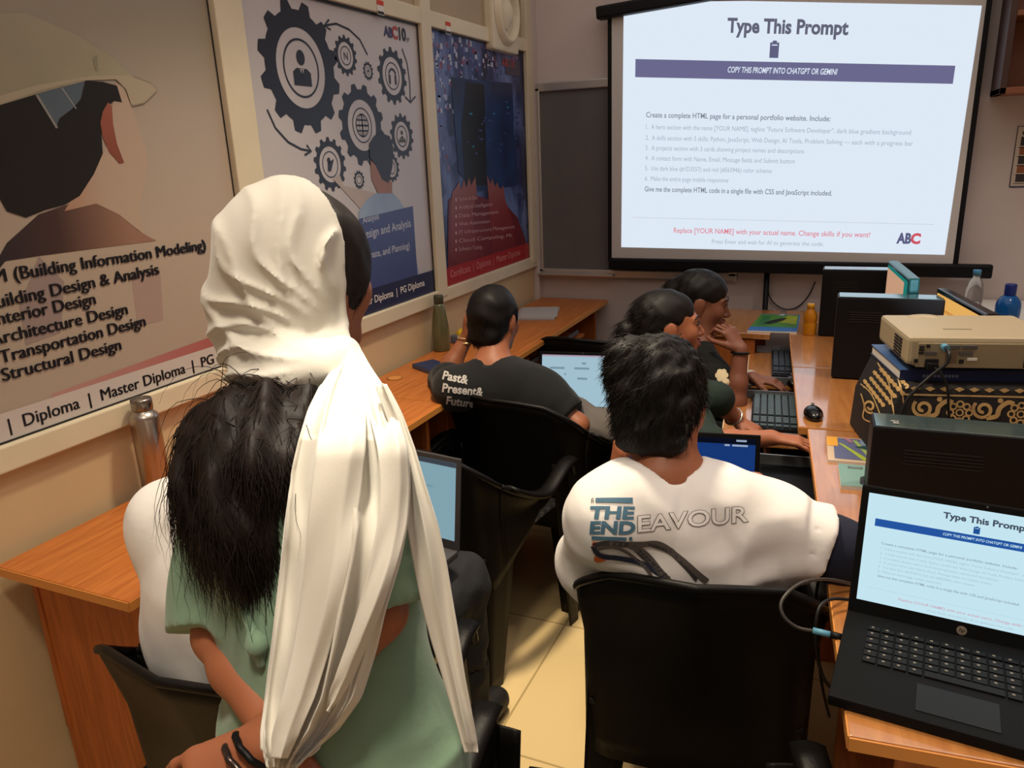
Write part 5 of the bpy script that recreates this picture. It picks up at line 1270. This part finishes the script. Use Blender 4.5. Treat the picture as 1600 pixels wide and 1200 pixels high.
project_print(o_tee, P, t, 'lettering', unit(ray(1040, 835)))
# wrist band by the cheek
MB().tube([tuple(J['wrL'] - off + .031 * (math.cos(a) * vec(1, 0, 0) + math.sin(a) * vec(0, 1, 0))) for a in np.linspace(0, 6.28, 20)[:-1]], .004, 8, closed=True).build('bracelet', mat('band_pale', (190, 170, 150), .3, metal=.7), t)

# ---- seated by the left desk: black T-shirt with white words
J = dict(head=A3(773, 500, 2.72), face=(.10, .98, -.12), hs=.98, neck=A3(770, 568, 2.68), shL=A3(712, 607, 2.62), shR=A3(848, 617, 2.68), pelvis=vec(-.955, 2.50, .51), slump=(0, .03, 0),
         elL=A3(694, 590, 2.86), wrL=A3(728, 530, 2.86), elR=A3(903, 664, 2.64), wrR=A3(862, 660, 2.86),
         hipL=vec(-1.045, 2.48, .50), hipR=vec(-.87, 2.50, .50), knL=vec(-.99, 2.86, .50), knR=A3(945, 672, 2.78), anL=vec(-.99, 2.88, .08), anR=vec(-.70, 2.86, .08), toeL=vec(-.99, 3.03, .035), toeR=vec(-.66, 3.01, .035),
         hdL=(.12, .02, 1), hnL=(-.8, -.5, 0), curlL=.5, hnR=(0, 0, 1))
t, W, M = person('b', 'seated person in the black T-shirt with white words, facing away', J, M_skin2)
o_b, _, _ = shirt(J, t, 'tshirt', M_teeb, .02, .74, (.07, .072), disp=lambda P: folds(P, 21, 18, .005, (1, 1, .6)), nr=.064, neckdrop=.02)
trousers(J, t, M_grey_t, s=1.02)
B = Blob(.004, .02); short_hair(B, W, M, .98, -.06); hairpiece('hair', B, t, M_hair, 1800, .022, .001, (0, -.3, -1), lambda P: wave(P, 6, 60) * .003, lift=.12, wob=.05, seg=3, seed=8)
off = np.array(t.location)
for k in range(2): MB().tube([tuple(J['wrL'] + (.0, 0, -.01 + .018 * k) - off + (.030 - .001 * k) * (math.cos(a) * vec(1, 0, 0) + math.sin(a) * vec(0, 1, 0))) for a in np.linspace(0, 6.28, 20)[:-1]], .0045, 8, closed=True).build('bracelet', mat('band_gold', (206, 176, 130), .3, metal=.6), t)
sd = unit(J['shR'] - J['shL']); upv = unit(np.cross(sd, np.array((-.25, 1, -.15)))); nrm = np.cross(sd, upv)
P = Print(at(700, 600, 2.5), sd, upv); pw_ = mat('print_pale', (190, 184, 180), .8)
P.text('Past&', P.px(691, 592), P.px(729, 600), pw_, 1, bold=.03, height=.028); P.text('Present&', P.px(691, 612), P.px(754, 619), pw_, 1, bold=.03, height=.028); P.text('Future', P.px(697, 631), P.px(740, 637), pw_, 1, bold=.03, height=.026)
project_print(o_b, P, t, 'lettering', unit(ray(725, 610)))

# ---- ponytailed person at the keyboard
J = dict(head=A3(1044, 510, 2.50), face=(.93, .37, .08), neck=A3(1034, 575, 2.50), shR=A3(1062, 628, 2.38), shL=A3(1030, 598, 2.70), pelvis=vec(-.50, 2.59, .51), slump=(-.02, 0, 0),
         elR=vec(*on(1106, 694, 2, .74)), wrR=vec(*on(1205, 684, 2, .755)), elL=vec(*on(1118, 622, 2, .80)), wrL=vec(*on(1150, 655, 2, .70)),
         hipR=vec(-.47, 2.50, .50), hipL=vec(-.48, 2.68, .50), knR=vec(-.09, 2.48, .50), knL=vec(-.10, 2.72, .50), anR=vec(-.06, 2.47, .08), anL=vec(-.08, 2.72, .08), toeR=vec(.08, 2.46, .035), toeL=vec(.08, 2.72, .035),
         hdR=(.95, .05, -.05), hnR=(0, 0, 1), curlR=.35, hdL=(.85, -.1, -.35), hnL=(0, 0, 1), curlL=.4, hands=.9)
t, W, M = person('a', 'seated person with a ponytail and dark green top at the keyboard', J, M_skin2, h=.004, s=.9)
face_parts(t, W, M)
shirt(J, t, 'top', M_greentop, .014, 1.24, (.052, .046), disp=lambda P: folds(P, 31, 20, .004, (1, 1, .6)), nr=.06, s=.92)
trousers(J, t, M_denim, s=.92)
B = Blob(.004, .02); B.ell(W(0, -.016, .040), (.080, .104, .086), M); B.ell(W(0, -.055, -.01), (.066, .05, .065), M, .03); B.ell(W(0, .140, -.036), (.095, .085, .110), M, .012, True)
for x in (-1, 1): B.ell(W(x * .085, .005, -.01), (.022, .026, .032), M, .01, True)
B.chain([W(0, -.10, .02), W(0, -.135, .0), W(.005, -.15, -.07), W(.005, -.145, -.16)], [.024, .030, .028, .010], .02)
hairpiece('hair', B, t, M_hair, 1500, .05, .0011, lambda p: unit((-.75, -.3, -.55)), lambda P: wave(P, 36, 90) * .0018, lift=.04, wob=.02, seg=4, seed=9)
off = np.array(t.location)
MB().tube([tuple(J['wrL'] + unit(J['elL'] - J['wrL']) * .02 - off + .029 * (math.cos(a) * unit(np.cross(J['elL'] - J['wrL'], (0, 0, 1))) + math.sin(a) * unit(np.cross(np.cross(J['elL'] - J['wrL'], (0, 0, 1)), J['elL'] - J['wrL'])))) for a in np.linspace(0, 6.28, 20)[:-1]], .0035, 8, closed=True).build('bracelet', mat('band_silver', (200, 196, 190), .2, metal=.9), t)
# ---- person resting the chin on a hand
J = dict(head=A3(1096, 472, 2.94), face=(.97, .14, -.16), neck=A3(1088, 535, 2.95), shR=A3(1114, 592, 2.82), shL=A3(1072, 568, 3.14), pelvis=vec(-.53, 3.10, .51), slump=(-.02, 0, 0),
         elR=A3(1150, 628, 2.76), wrR=A3(1157, 545, 2.74), elL=A3(1128, 606, 3.06), wrL=vec(*on(1176, 590, 2, .705)),
         hipR=vec(-.50, 3.01, .50), hipL=vec(-.50, 3.20, .50), knR=vec(-.12, 2.98, .50), knL=vec(-.13, 3.22, .50), anR=vec(-.10, 2.97, .08), anL=vec(-.10, 3.22, .08), toeR=vec(.04, 2.96, .035), toeL=vec(.04, 3.22, .035),
         hdR=(-.55, .18, .75), hnR=(.6, -.45, .5), curlR=.95, hdL=(.95, -.1, -.1), hnL=(0, 0, 1), curlL=.4, hands=.95)
t, W, M = person('d', 'seated person in black floral top resting the chin on one hand', J, M_skin3, h=.004, s=.92)
face_parts(t, W, M)
o_f, _, _ = shirt(J, t, 'top', mat('top_black', (13, 12, 13), .9), .016, .55, (.06, .06), disp=lambda P: folds(P, 41, 20, .004, (1, 1, .6)), nr=.06, s=.94)
trousers(J, t, M_denim, s=.92)
B = Blob(.004, .02); B.ell(W(0, -.014, .040), (.080, .107, .087), M); B.ell(W(0, -.06, -.01), (.068, .05, .07), M, .03); B.ell(W(0, .140, -.036), (.095, .085, .110), M, .012, True); B.ell(W(0, -.115, .03), (.04, .035, .042), M, .02)
for x in (-1, 1): B.ell(W(x * .085, .005, -.01), (.022, .026, .032), M, .01, True)
hairpiece('hair', B, t, M_hair, 1300, .04, .0011, lambda p: unit((-.75, -.1, -.45)), lambda P: wave(P, 46, 90) * .002, lift=.06, wob=.04, seg=4, seed=10)
off = np.array(t.location); wa = unit(J['wrR'] - J['elR'])
MB().tube([tuple(J['wrR'] - wa * .015 - off + .030 * (math.cos(a) * unit(np.cross(wa, (1, 0, 0))) + math.sin(a) * unit(np.cross(np.cross(wa, (1, 0, 0)), wa)))) for a in np.linspace(0, 6.28, 20)[:-1]], .004, 8, closed=True).build('bracelet', M_black, t)
wa = unit(J['wrL'] - J['elL']); MB().tube([tuple(J['wrL'] - wa * .02 - off), tuple(J['wrL'] - wa * .005 - off)], .032, 16).build('cuff', mat('cuff_white', (206, 200, 194), .7), t)
# pale flowers printed on the top
P = Print(at(1115, 560, 2.6), unit(RW[:, 0]), unit(-RW[:, 1])); fw = mat('print_blossom', (186, 172, 172), .8); fc = mat('print_cream', (214, 196, 160), .8)
P.poly([P.px(*q) for q in ((1100, 510), (1110, 518), (1122, 522), (1128, 540), (1132, 552), (1128, 560), (1120, 545), (1112, 536), (1104, 528))], fw, 1); P.poly([P.px(*q) for q in ((1106, 512), (1114, 508), (1116, 516), (1108, 520))], fw, 2)
for cx_, cy_, r in ((1128, 588, .022), (1135, 600, .014), (1139, 608, .013), (1112, 640, .02)):
    c = P.px(cx_, cy_)
    for k in range(6): P.disc((c[0] + r * .6 * math.cos(k * 1.047), c[1] + r * .6 * math.sin(k * 1.047)), r * .48, fc, 1, n=14)
    P.disc(c, r * .7, fc, 2, n=16)
project_print(o_f, P, t, 'blossom_print', unit(ray(1118, 560)))

# ---- plain white shirt, slumped behind the standing person
J = dict(head=vec(-.925, 1.06, 1.11), face=(.12, .85, -.5), up=(.05, .4, .9), neck=vec(-.965, .985, .985), shL=vec(-1.10, .905, .925), shR=vec(-.80, .925, .925), pelvis=vec(-.985, .96, .52), slump=(-.015, -.03, .0),
         elL=vec(-1.16, 1.10, .75), elR=vec(-.74, 1.13, .73), wrL=vec(-1.05, 1.30, .69), wrR=vec(-.86, 1.33, .69),
         hipL=vec(-1.07, 1.02, .50), hipR=vec(-.89, 1.03, .50), knL=vec(-1.07, 1.45, .50), knR=vec(-.845, 1.50, .51), anL=vec(-1.07, 1.46, .08), anR=vec(-.84, 1.50, .08), toeL=vec(-1.07, 1.61, .035), toeR=vec(-.83, 1.65, .035))
t, W, M = person('s', 'seated person in the plain white shirt, mostly hidden by the standing one', J, M_skin, h=.006)
shirt(J, t, 'shirt', M_shirt, .030, .8, (.07, .07), disp=lambda P: folds(P, 51, 13, .008, (1, 1, .5)) + wave(P, 52, 30) * .002, nr=.062, wd=1.0)
trousers(J, t, M_denim, s=1.02)
B = Blob(.006, .02); short_hair(B, W, M); hairpiece('hair', B, t, M_hair, 600, .02, .001, (0, -.3, -1), lift=.12, seg=3)
# ---- standing in the foreground: white scarf, long dark hair, green tunic
M_scarf = mat('scarf_white', (208, 203, 192), .75, sheen=.3, bump=.05, bscale=500, trans=0.0)
M_kurta = mat('tunic_green', (114, 142, 118), .85, sheen=.25, var=.05, scale=10, bump=.12, bscale=50)
gp = at(520, 1150, .97)
J = dict(head=at(478, 435, 1.06), face=(.20, .975, -.06), hs=.92, neck=at(470, 585, 1.03), shL=at(358, 712, 1.10), shR=at(568, 722, .935), pelvis=vec(gp[0] - .02, gp[1] + .04, .84), slump=(.0, -.005, 0),
         elL=at(345, 990, 1.02), wrL=at(432, 1150, .89), elR=at(588, 955, .90), wrR=at(412, 1160, .86),
         hdL=(.55, -.1, -.5), hnL=(-.3, -.9, .1), curlL=.6, hdR=at(300, 1225, .85) - at(412, 1160, .86), hnR=(-.2, -.9, .35), curlR=.5)
pz = J['pelvis']
for S, sx in (('L', -1), ('R', 1)):
    J['hip' + S] = pz + (sx * .085, 0, -.02); J['kn' + S] = pz + (sx * .085, .02, -.40); J['an' + S] = vec(pz[0] + sx * .085, pz[1], .08); J['toe' + S] = vec(pz[0] + sx * .10, pz[1] + .15, .035)
t, W, M = person('g', 'standing person in white head scarf and green tunic, back to the camera', J, M_skin2, h=.004, s=.9)
g_off = np.array(t.location)
# tunic: body, half sleeves, flared skirt
B = Blob(.005, .03); sd = unit(J['shR'] - J['shL']); L = np.linalg.norm(J['shR'] - J['shL']) / 2; ch = (J['shR'] + J['shL']) / 2; mid = pz * .5 + ch * .5
B.slab(pz, (.172, .128), mid, (.142, .106), sd, .05); B.slab(mid, (.142, .106), ch * .7 + mid * .3, (L * .98, .112), sd, .05); B.slab(ch * .7 + mid * .3, (L * .98, .112), ch * .9 + J['neck'] * .1, (L * .82, .082), sd, .05)
B.slab(pz, (.172, .128), pz + (0, 0, -.55), (.25, .19), sd, .05, flat=True)
for S, sg in (('L', -1), ('R', 1)):
    a = J['sh' + S]; e = J['el' + S]; w_ = J['wr' + S]
    B.cap(a, .056, J['neck'] + sg * sd * .05 - (J['neck'] - ch) * .3, .048, .05); B.cap(a, .060, a + (e - a) * .96, .066, .03, flat=True)
B.cap(J['neck'] + (0, .005, -.01), .064, J['neck'] + (0, .01, .12), .08, .008, True)
B.plane((0, 0, .30), (0, 0, -1))
def k_disp(P): return folds(P, 61, 15, .012, (1, 1, .45)) + wave(P, 62, 36) * .002
o_k, KV, KQ = garment('tunic', B, M_kurta, t, k_disp)
# trousers legs below the tunic
B = Blob(.007, .03)
for S in 'LR': B.cap(J['kn' + S], .085, J['an' + S] + (0, 0, .03), .06, flat=True)
garment('trousers', B, M_kurta, t)
# hair on the head and hanging down the back
B = Blob(.004, .02); B.ell(W(0, -.012, .040), (.079, .104, .087), M); B.ell(W(0, -.05, -.02), (.075, .06, .08), M, .03)
for x in (-1, 1): B.ell(W(x * .064, .02, .015), (.020, .040, .060), M, .03)
B.ell(W(0, .128, -.045), (.085, .085, .102), M, .015, True)
hairpiece('hair', B, t, M_hair2, 1100, .035, .0008, lambda p: unit((-.15, -.35, -.9)), lambda P: wave(P, 66, 80) * .002, lift=.0, wob=.01, seg=5, seed=21)
face_parts(t, W, M)
B = Blob(.005, .04)
B.chain([at(428, 632, .985), at(402, 672, .955), at(380, 720, .93), at(378, 800, .92), at(400, 880, .91)], [.034, .054, .058, .048, .018], .03)
B.chain([at(378, 636, 1.0), at(345, 690, .965), at(325, 750, .95), at(345, 820, .935)], [.030, .036, .034, .018], .03); B.chain([at(456, 636, .965), at(440, 705, .925), at(420, 800, .92)], [.03, .034, .02], .03)
B.chain([at(448, 606, .99), at(474, 628, .962), at(482, 660, .95)], [.024, .026, .014], .03)
def h_disp(P):
    th = (P[:, 0] * 1.1 + P[:, 1] * .7); return .009 * np.sin(th * 95 + 2.2 * np.sin(P[:, 2] * 17)) * .6 + wave(P * np.array((1, 1, .35)), 71, 120) * .005 + wave(P * np.array((1, 1, .5)), 72, 60) * .006
V, Q = B.mesh(h_disp, 1); N = normals_of(V, Q)
r = np.random.RandomState(33); idx = r.randint(0, len(V), 11000)
down = lambda p: unit((.05, -.02, -1.0))
def batch(ids, ln, rad, lift, wob, curl, seed):
    D = np.repeat(unit((.0, .0, -1))[None], len(ids), 0); n = N[ids]; D = D - n * (D * n).sum(1)[:, None] + n * lift + np.random.RandomState(seed).normal(size=n.shape) * wob * 2; D /= np.linalg.norm(D, axis=1)[:, None]
    return strands(V[ids] - n * .004, D, ln * np.random.RandomState(seed).uniform(.5, 1.3, len(ids)), rad, unit((.03, 0, -1)), 9, wob, seed, curl)
parts = [(V, Q), batch(idx[:8600], .085, .0009, .12, .06, .0016, 41), batch(idx[8600:10300], .11, .0007, .30, .10, .0032, 42), batch(idx[10300:], .10, .0005, .36, .12, .004, 43)]
o = 0; VV = []; QQ = []
for v, q_ in parts: VV.append(v); QQ.append(q_ + o); o += len(v)
mesh_from('long_hair', np.concatenate(VV), np.concatenate(QQ), M_hair2, t)
# bracelets on the right wrist
wa = unit(J['wrR'] - J['elR']); b1 = unit(np.cross(wa, (0, 0, 1))); b2 = np.cross(wa, b1)
for k, (o_, mm) in enumerate(((.012, M_black), (.028, mat('band_bead', (70, 60, 56), .25, metal=.7)))):
    m = MB(); m.tube([tuple(J['wrR'] + wa * o_ - g_off + (.029 + .0015 * math.sin(9 * a)) * (math.cos(a) * b1 + math.sin(a) * b2)) for a in np.linspace(0, 6.283, 40)[:-1]], .0042, 8, closed=True); m.build('bracelet', mm, t)
# ---- the scarf: hood, gather at the throat, long drape and tail
sc_t = t
B = Blob(.004, .03)
B.ell(W(-.001, -.022, .040), (.092, .110, .102), M); B.ell(W(-.012, -.055, -.032), (.088, .070, .088), M, .04)
B.ell(at(398, 500, 1.05), (.052, .052, .07), None, .05)
B.plane(W(0, -.006, 0), M[1], .0)
B.ell(W(0, .02, .035), (.082, .108, .091), M, .006, True)
G0 = at(543, 558, .985)
B.chain([at(374, 545, 1.06), at(400, 568, 1.005), at(450, 578, .968), at(502, 570, .962), at(540, 558, .985)], [.026, .030, .031, .027, .015], .03)
B.chain([W(.074, -.025, -.055), W(.076, -.02, -.09), at(540, 545, .985)], [.010, .012, .011], .02)
B.chain([W(.03, -.014, .136), W(.065, -.014, .108), W(.084, -.012, .06), W(.0885, -.010, .0), W(.086, -.006, -.06), G0], [.003, .003, .0035, .004, .005, .008], .008)
B.chain([W(.03, -.05, -.09), W(.06, -.035, -.10), at(528, 552, .985)], [.03, .026, .014], .02); B.ell(G0, (.015, .015, .020), None, .015)
vr = unit(RW[:, 0]); vd = unit(RW[:, 1])
def hood_disp(P):
    rim = np.clip(-((P - W(0, -.006, 0)) @ M[1]) / .035, .06, 1)
    q = P - G0; x = q @ vr; y = q @ vd; R = np.sqrt((q * q).sum(1)); th = np.arctan2(-y, -x)
    f_ = np.clip((R - .065) / .06, 0, 1) * np.clip((.30 - R) / .14, 0.08, 1)
    w1 = np.sin(th * 13 + 1.2 * np.sin(R * 34 + th * 3)); w2 = np.sin(th * 7.3 + 2.0 + 1.5 * np.sin(R * 21))
    ridge = (1 - np.abs(w1)) ** 2 * 1.0 + (1 - np.abs(w2)) ** 3 * .9
    return ((.0046 - .0105 * ridge) * f_ + .0025 * wave(P, 81, 22)) * rim
V, Q = B.mesh(hood_disp, 2); mesh_from('head_scarf', V, Q, M_scarf, t)
# drape: follows the tunic and hair surface
_bo = [c_ for c_ in t.children if c_.name.startswith('body')][0].data
_bv = np.array([v.co for v in _bo.vertices]) + g_off; _n = len(KV)
bvs = BVHTree.FromPolygons([tuple(v) for v in KV] + [tuple(v) for v in _bv], [tuple(q_) for q_ in KQ] + [tuple(i + _n for i in p.vertices) for p in _bo.polygons])
def depth(px, py):
    d = unit(ray(px, py)); h = bvs.ray_cast(Vector(CAM), Vector(d))
    if h[0] is None: return None
    return float(np.dot(np.array(h[0]) - CAM, RW[:, 2]))
def sheet(name, rows, NU, NV, lift, ripple, cap_near=9.0, fallback=.93, sm=30, fill=None, knot=.30):
    ys = np.array([r_[0] for r_ in rows], float); Lx = np.array([r_[1] for r_ in rows], float); Rx = np.array([r_[2] for r_ in rows], float)
    tt = np.linspace(0, 1, NV + 1); yy = np.interp(tt, np.linspace(0, 1, len(ys)), ys)
    l = np.interp(yy, ys, Lx); r_ = np.interp(yy, ys, Rx)
    for a in (l, r_):
        for _ in range(6): a[1:-1] = (a[:-2] + 2 * a[1:-1] + a[2:]) / 4
    X = l[:, None] + (r_ - l)[:, None] * np.linspace(0, 1, NU + 1)[None]; Y = np.repeat(yy[:, None], NU + 1, 1)
    D = np.full(X.shape, np.nan)
    for i in range(0, NV + 1, 2):
        for j in range(0, NU + 1, 2):
            d = depth(X[i, j], Y[i, j])
            if d is not None: D[i, j] = d
    if fill: D = np.where(np.isnan(D), np.nan, D)
    base = np.array([fallback[0] + (fallback[1] - fallback[0]) * k for k in tt])[:, None].repeat(NU + 1, 1) if isinstance(fallback, tuple) else np.full(X.shape, fallback)
    known = ~np.isnan(D); F = np.where(known, D, base)
    for _ in range(60):                                     # fill and relax
        Pd = np.pad(F, 1, mode='edge'); A = (Pd[:-2, 1:-1] + Pd[2:, 1:-1] + Pd[1:-1, :-2] + Pd[1:-1, 2:]) / 4; F = np.where(known, np.minimum(np.minimum(F, D), A), A)
    for _ in range(90): Pd = np.pad(F, 1, mode='edge'); F = (Pd[:-2, 1:-1] + Pd[2:, 1:-1] + Pd[1:-1, :-2] + Pd[1:-1, 2:]) / 4
    F = np.minimum(F, cap_near) - lift
    uu = np.linspace(0, 1, NU + 1)[None].repeat(NV + 1, 0); vv = tt[:, None].repeat(NU + 1, 1)
    if knot: kk = np.clip(vv / knot, 0, 1); kk = kk * kk * (3 - 2 * kk); F = (.962 - .001 * lift) * (1 - kk) + F * kk
    F = F - ripple(uu, vv)
    Vs = np.array([at(X[i, j], Y[i, j], F[i, j]) for i in range(NV + 1) for j in range(NU + 1)])
    ids = np.arange((NV + 1) * (NU + 1)).reshape(NV + 1, NU + 1); Qs = np.stack([ids[:-1, :-1], ids[1:, :-1], ids[1:, 1:], ids[:-1, 1:]], -1).reshape(-1, 4)
    o = mesh_from(name, Vs, Qs, M_scarf, t); md = o.modifiers.new('thickness', 'SOLIDIFY'); md.thickness = .002; return o
def rip(u, v):
    g_ = np.minimum(1, v * 4) ; w_ = u + .10 * np.sin(3.2 * v + .5) + .03 * np.sin(9 * v)
    a = (1 - np.abs(np.sin(math.pi * 3.2 * w_))) ** 1.6; b = (1 - np.abs(np.sin(math.pi * 5.3 * w_ + 1 + 1.3 * v))) ** 2
    edge = .012 * np.exp(-((u - .0) / .04) ** 2) + .010 * np.exp(-((u - 1) / .05) ** 2)
    return g_ * (.024 * a + .013 * b) - edge * .6 + .003 * np.sin(20 * v + 6 * u) * g_ + .004 * np.sin(31 * v - 11 * u) * g_ * (v > .3)
sheet('scarf_drape', [(542, 532, 562), (570, 522, 578), (600, 503, 598), (640, 483, 622), (690, 468, 640), (760, 452, 642), (820, 444, 638), (880, 438, 626), (950, 430, 604), (1020, 422, 588), (1090, 413, 566), (1140, 408, 530), (1175, 410, 490), (1200, 416, 462)], 64, 150, .030, rip, fallback=.89)
def rip2(u, v): return .010 * (1 - np.abs(np.sin(math.pi * 1.6 * (u + .2 * v)))) + .004 * np.sin(14 * v + 4 * u)
sheet('scarf_tail', [(600, 588, 604), (650, 606, 628), (700, 622, 646), (760, 630, 664), (820, 636, 684), (880, 646, 697), (940, 659, 706), (1000, 675, 716), (1060, 694, 725), (1120, 711, 737), (1160, 722, 744), (1176, 728, 745)], 20, 110, .018, rip2, cap_near=.93, fallback=(.87, .93), knot=0)

# overlapping pleats of the drape
def rip3(u, v): return .006 * np.sin(math.pi * u) + .006 * (1 - np.abs(np.sin(math.pi * (1.3 * u + .3 * v)))) + .003 * np.sin(17 * v + 5 * u)
sheet('scarf_pleat', [(556, 536, 556), (590, 520, 562), (640, 505, 572), (700, 494, 572), (760, 486, 566), (820, 480, 556), (880, 476, 546), (950, 468, 532), (1020, 456, 514), (1090, 440, 492), (1150, 424, 466), (1185, 424, 450)], 22, 110, .056, rip3, fallback=.87)
sheet('scarf_pleat', [(560, 548, 566), (600, 560, 594), (650, 578, 622), (700, 590, 638), (760, 594, 641), (820, 590, 636), (880, 580, 622), (950, 560, 598), (1010, 540, 574), (1060, 522, 552), (1095, 512, 530), (1112, 510, 513)], 18, 100, .052, rip3, fallback=.87)
# small sash knot at the waist, lying on the tunic
B = Blob(.003, .008); k0 = at(402, 1008, depth(402, 1008) - .008); B.ell(k0, (.014, .012, .013)); k1 = at(408, 1038, depth(408, 1038) - .004); B.cap(k0, .009, k1, .006); k2 = at(380, 950, depth(380, 950) - .002); B.cap(k0, .008, k2, .005); garment('sash_knot', B, M_kurta, t)
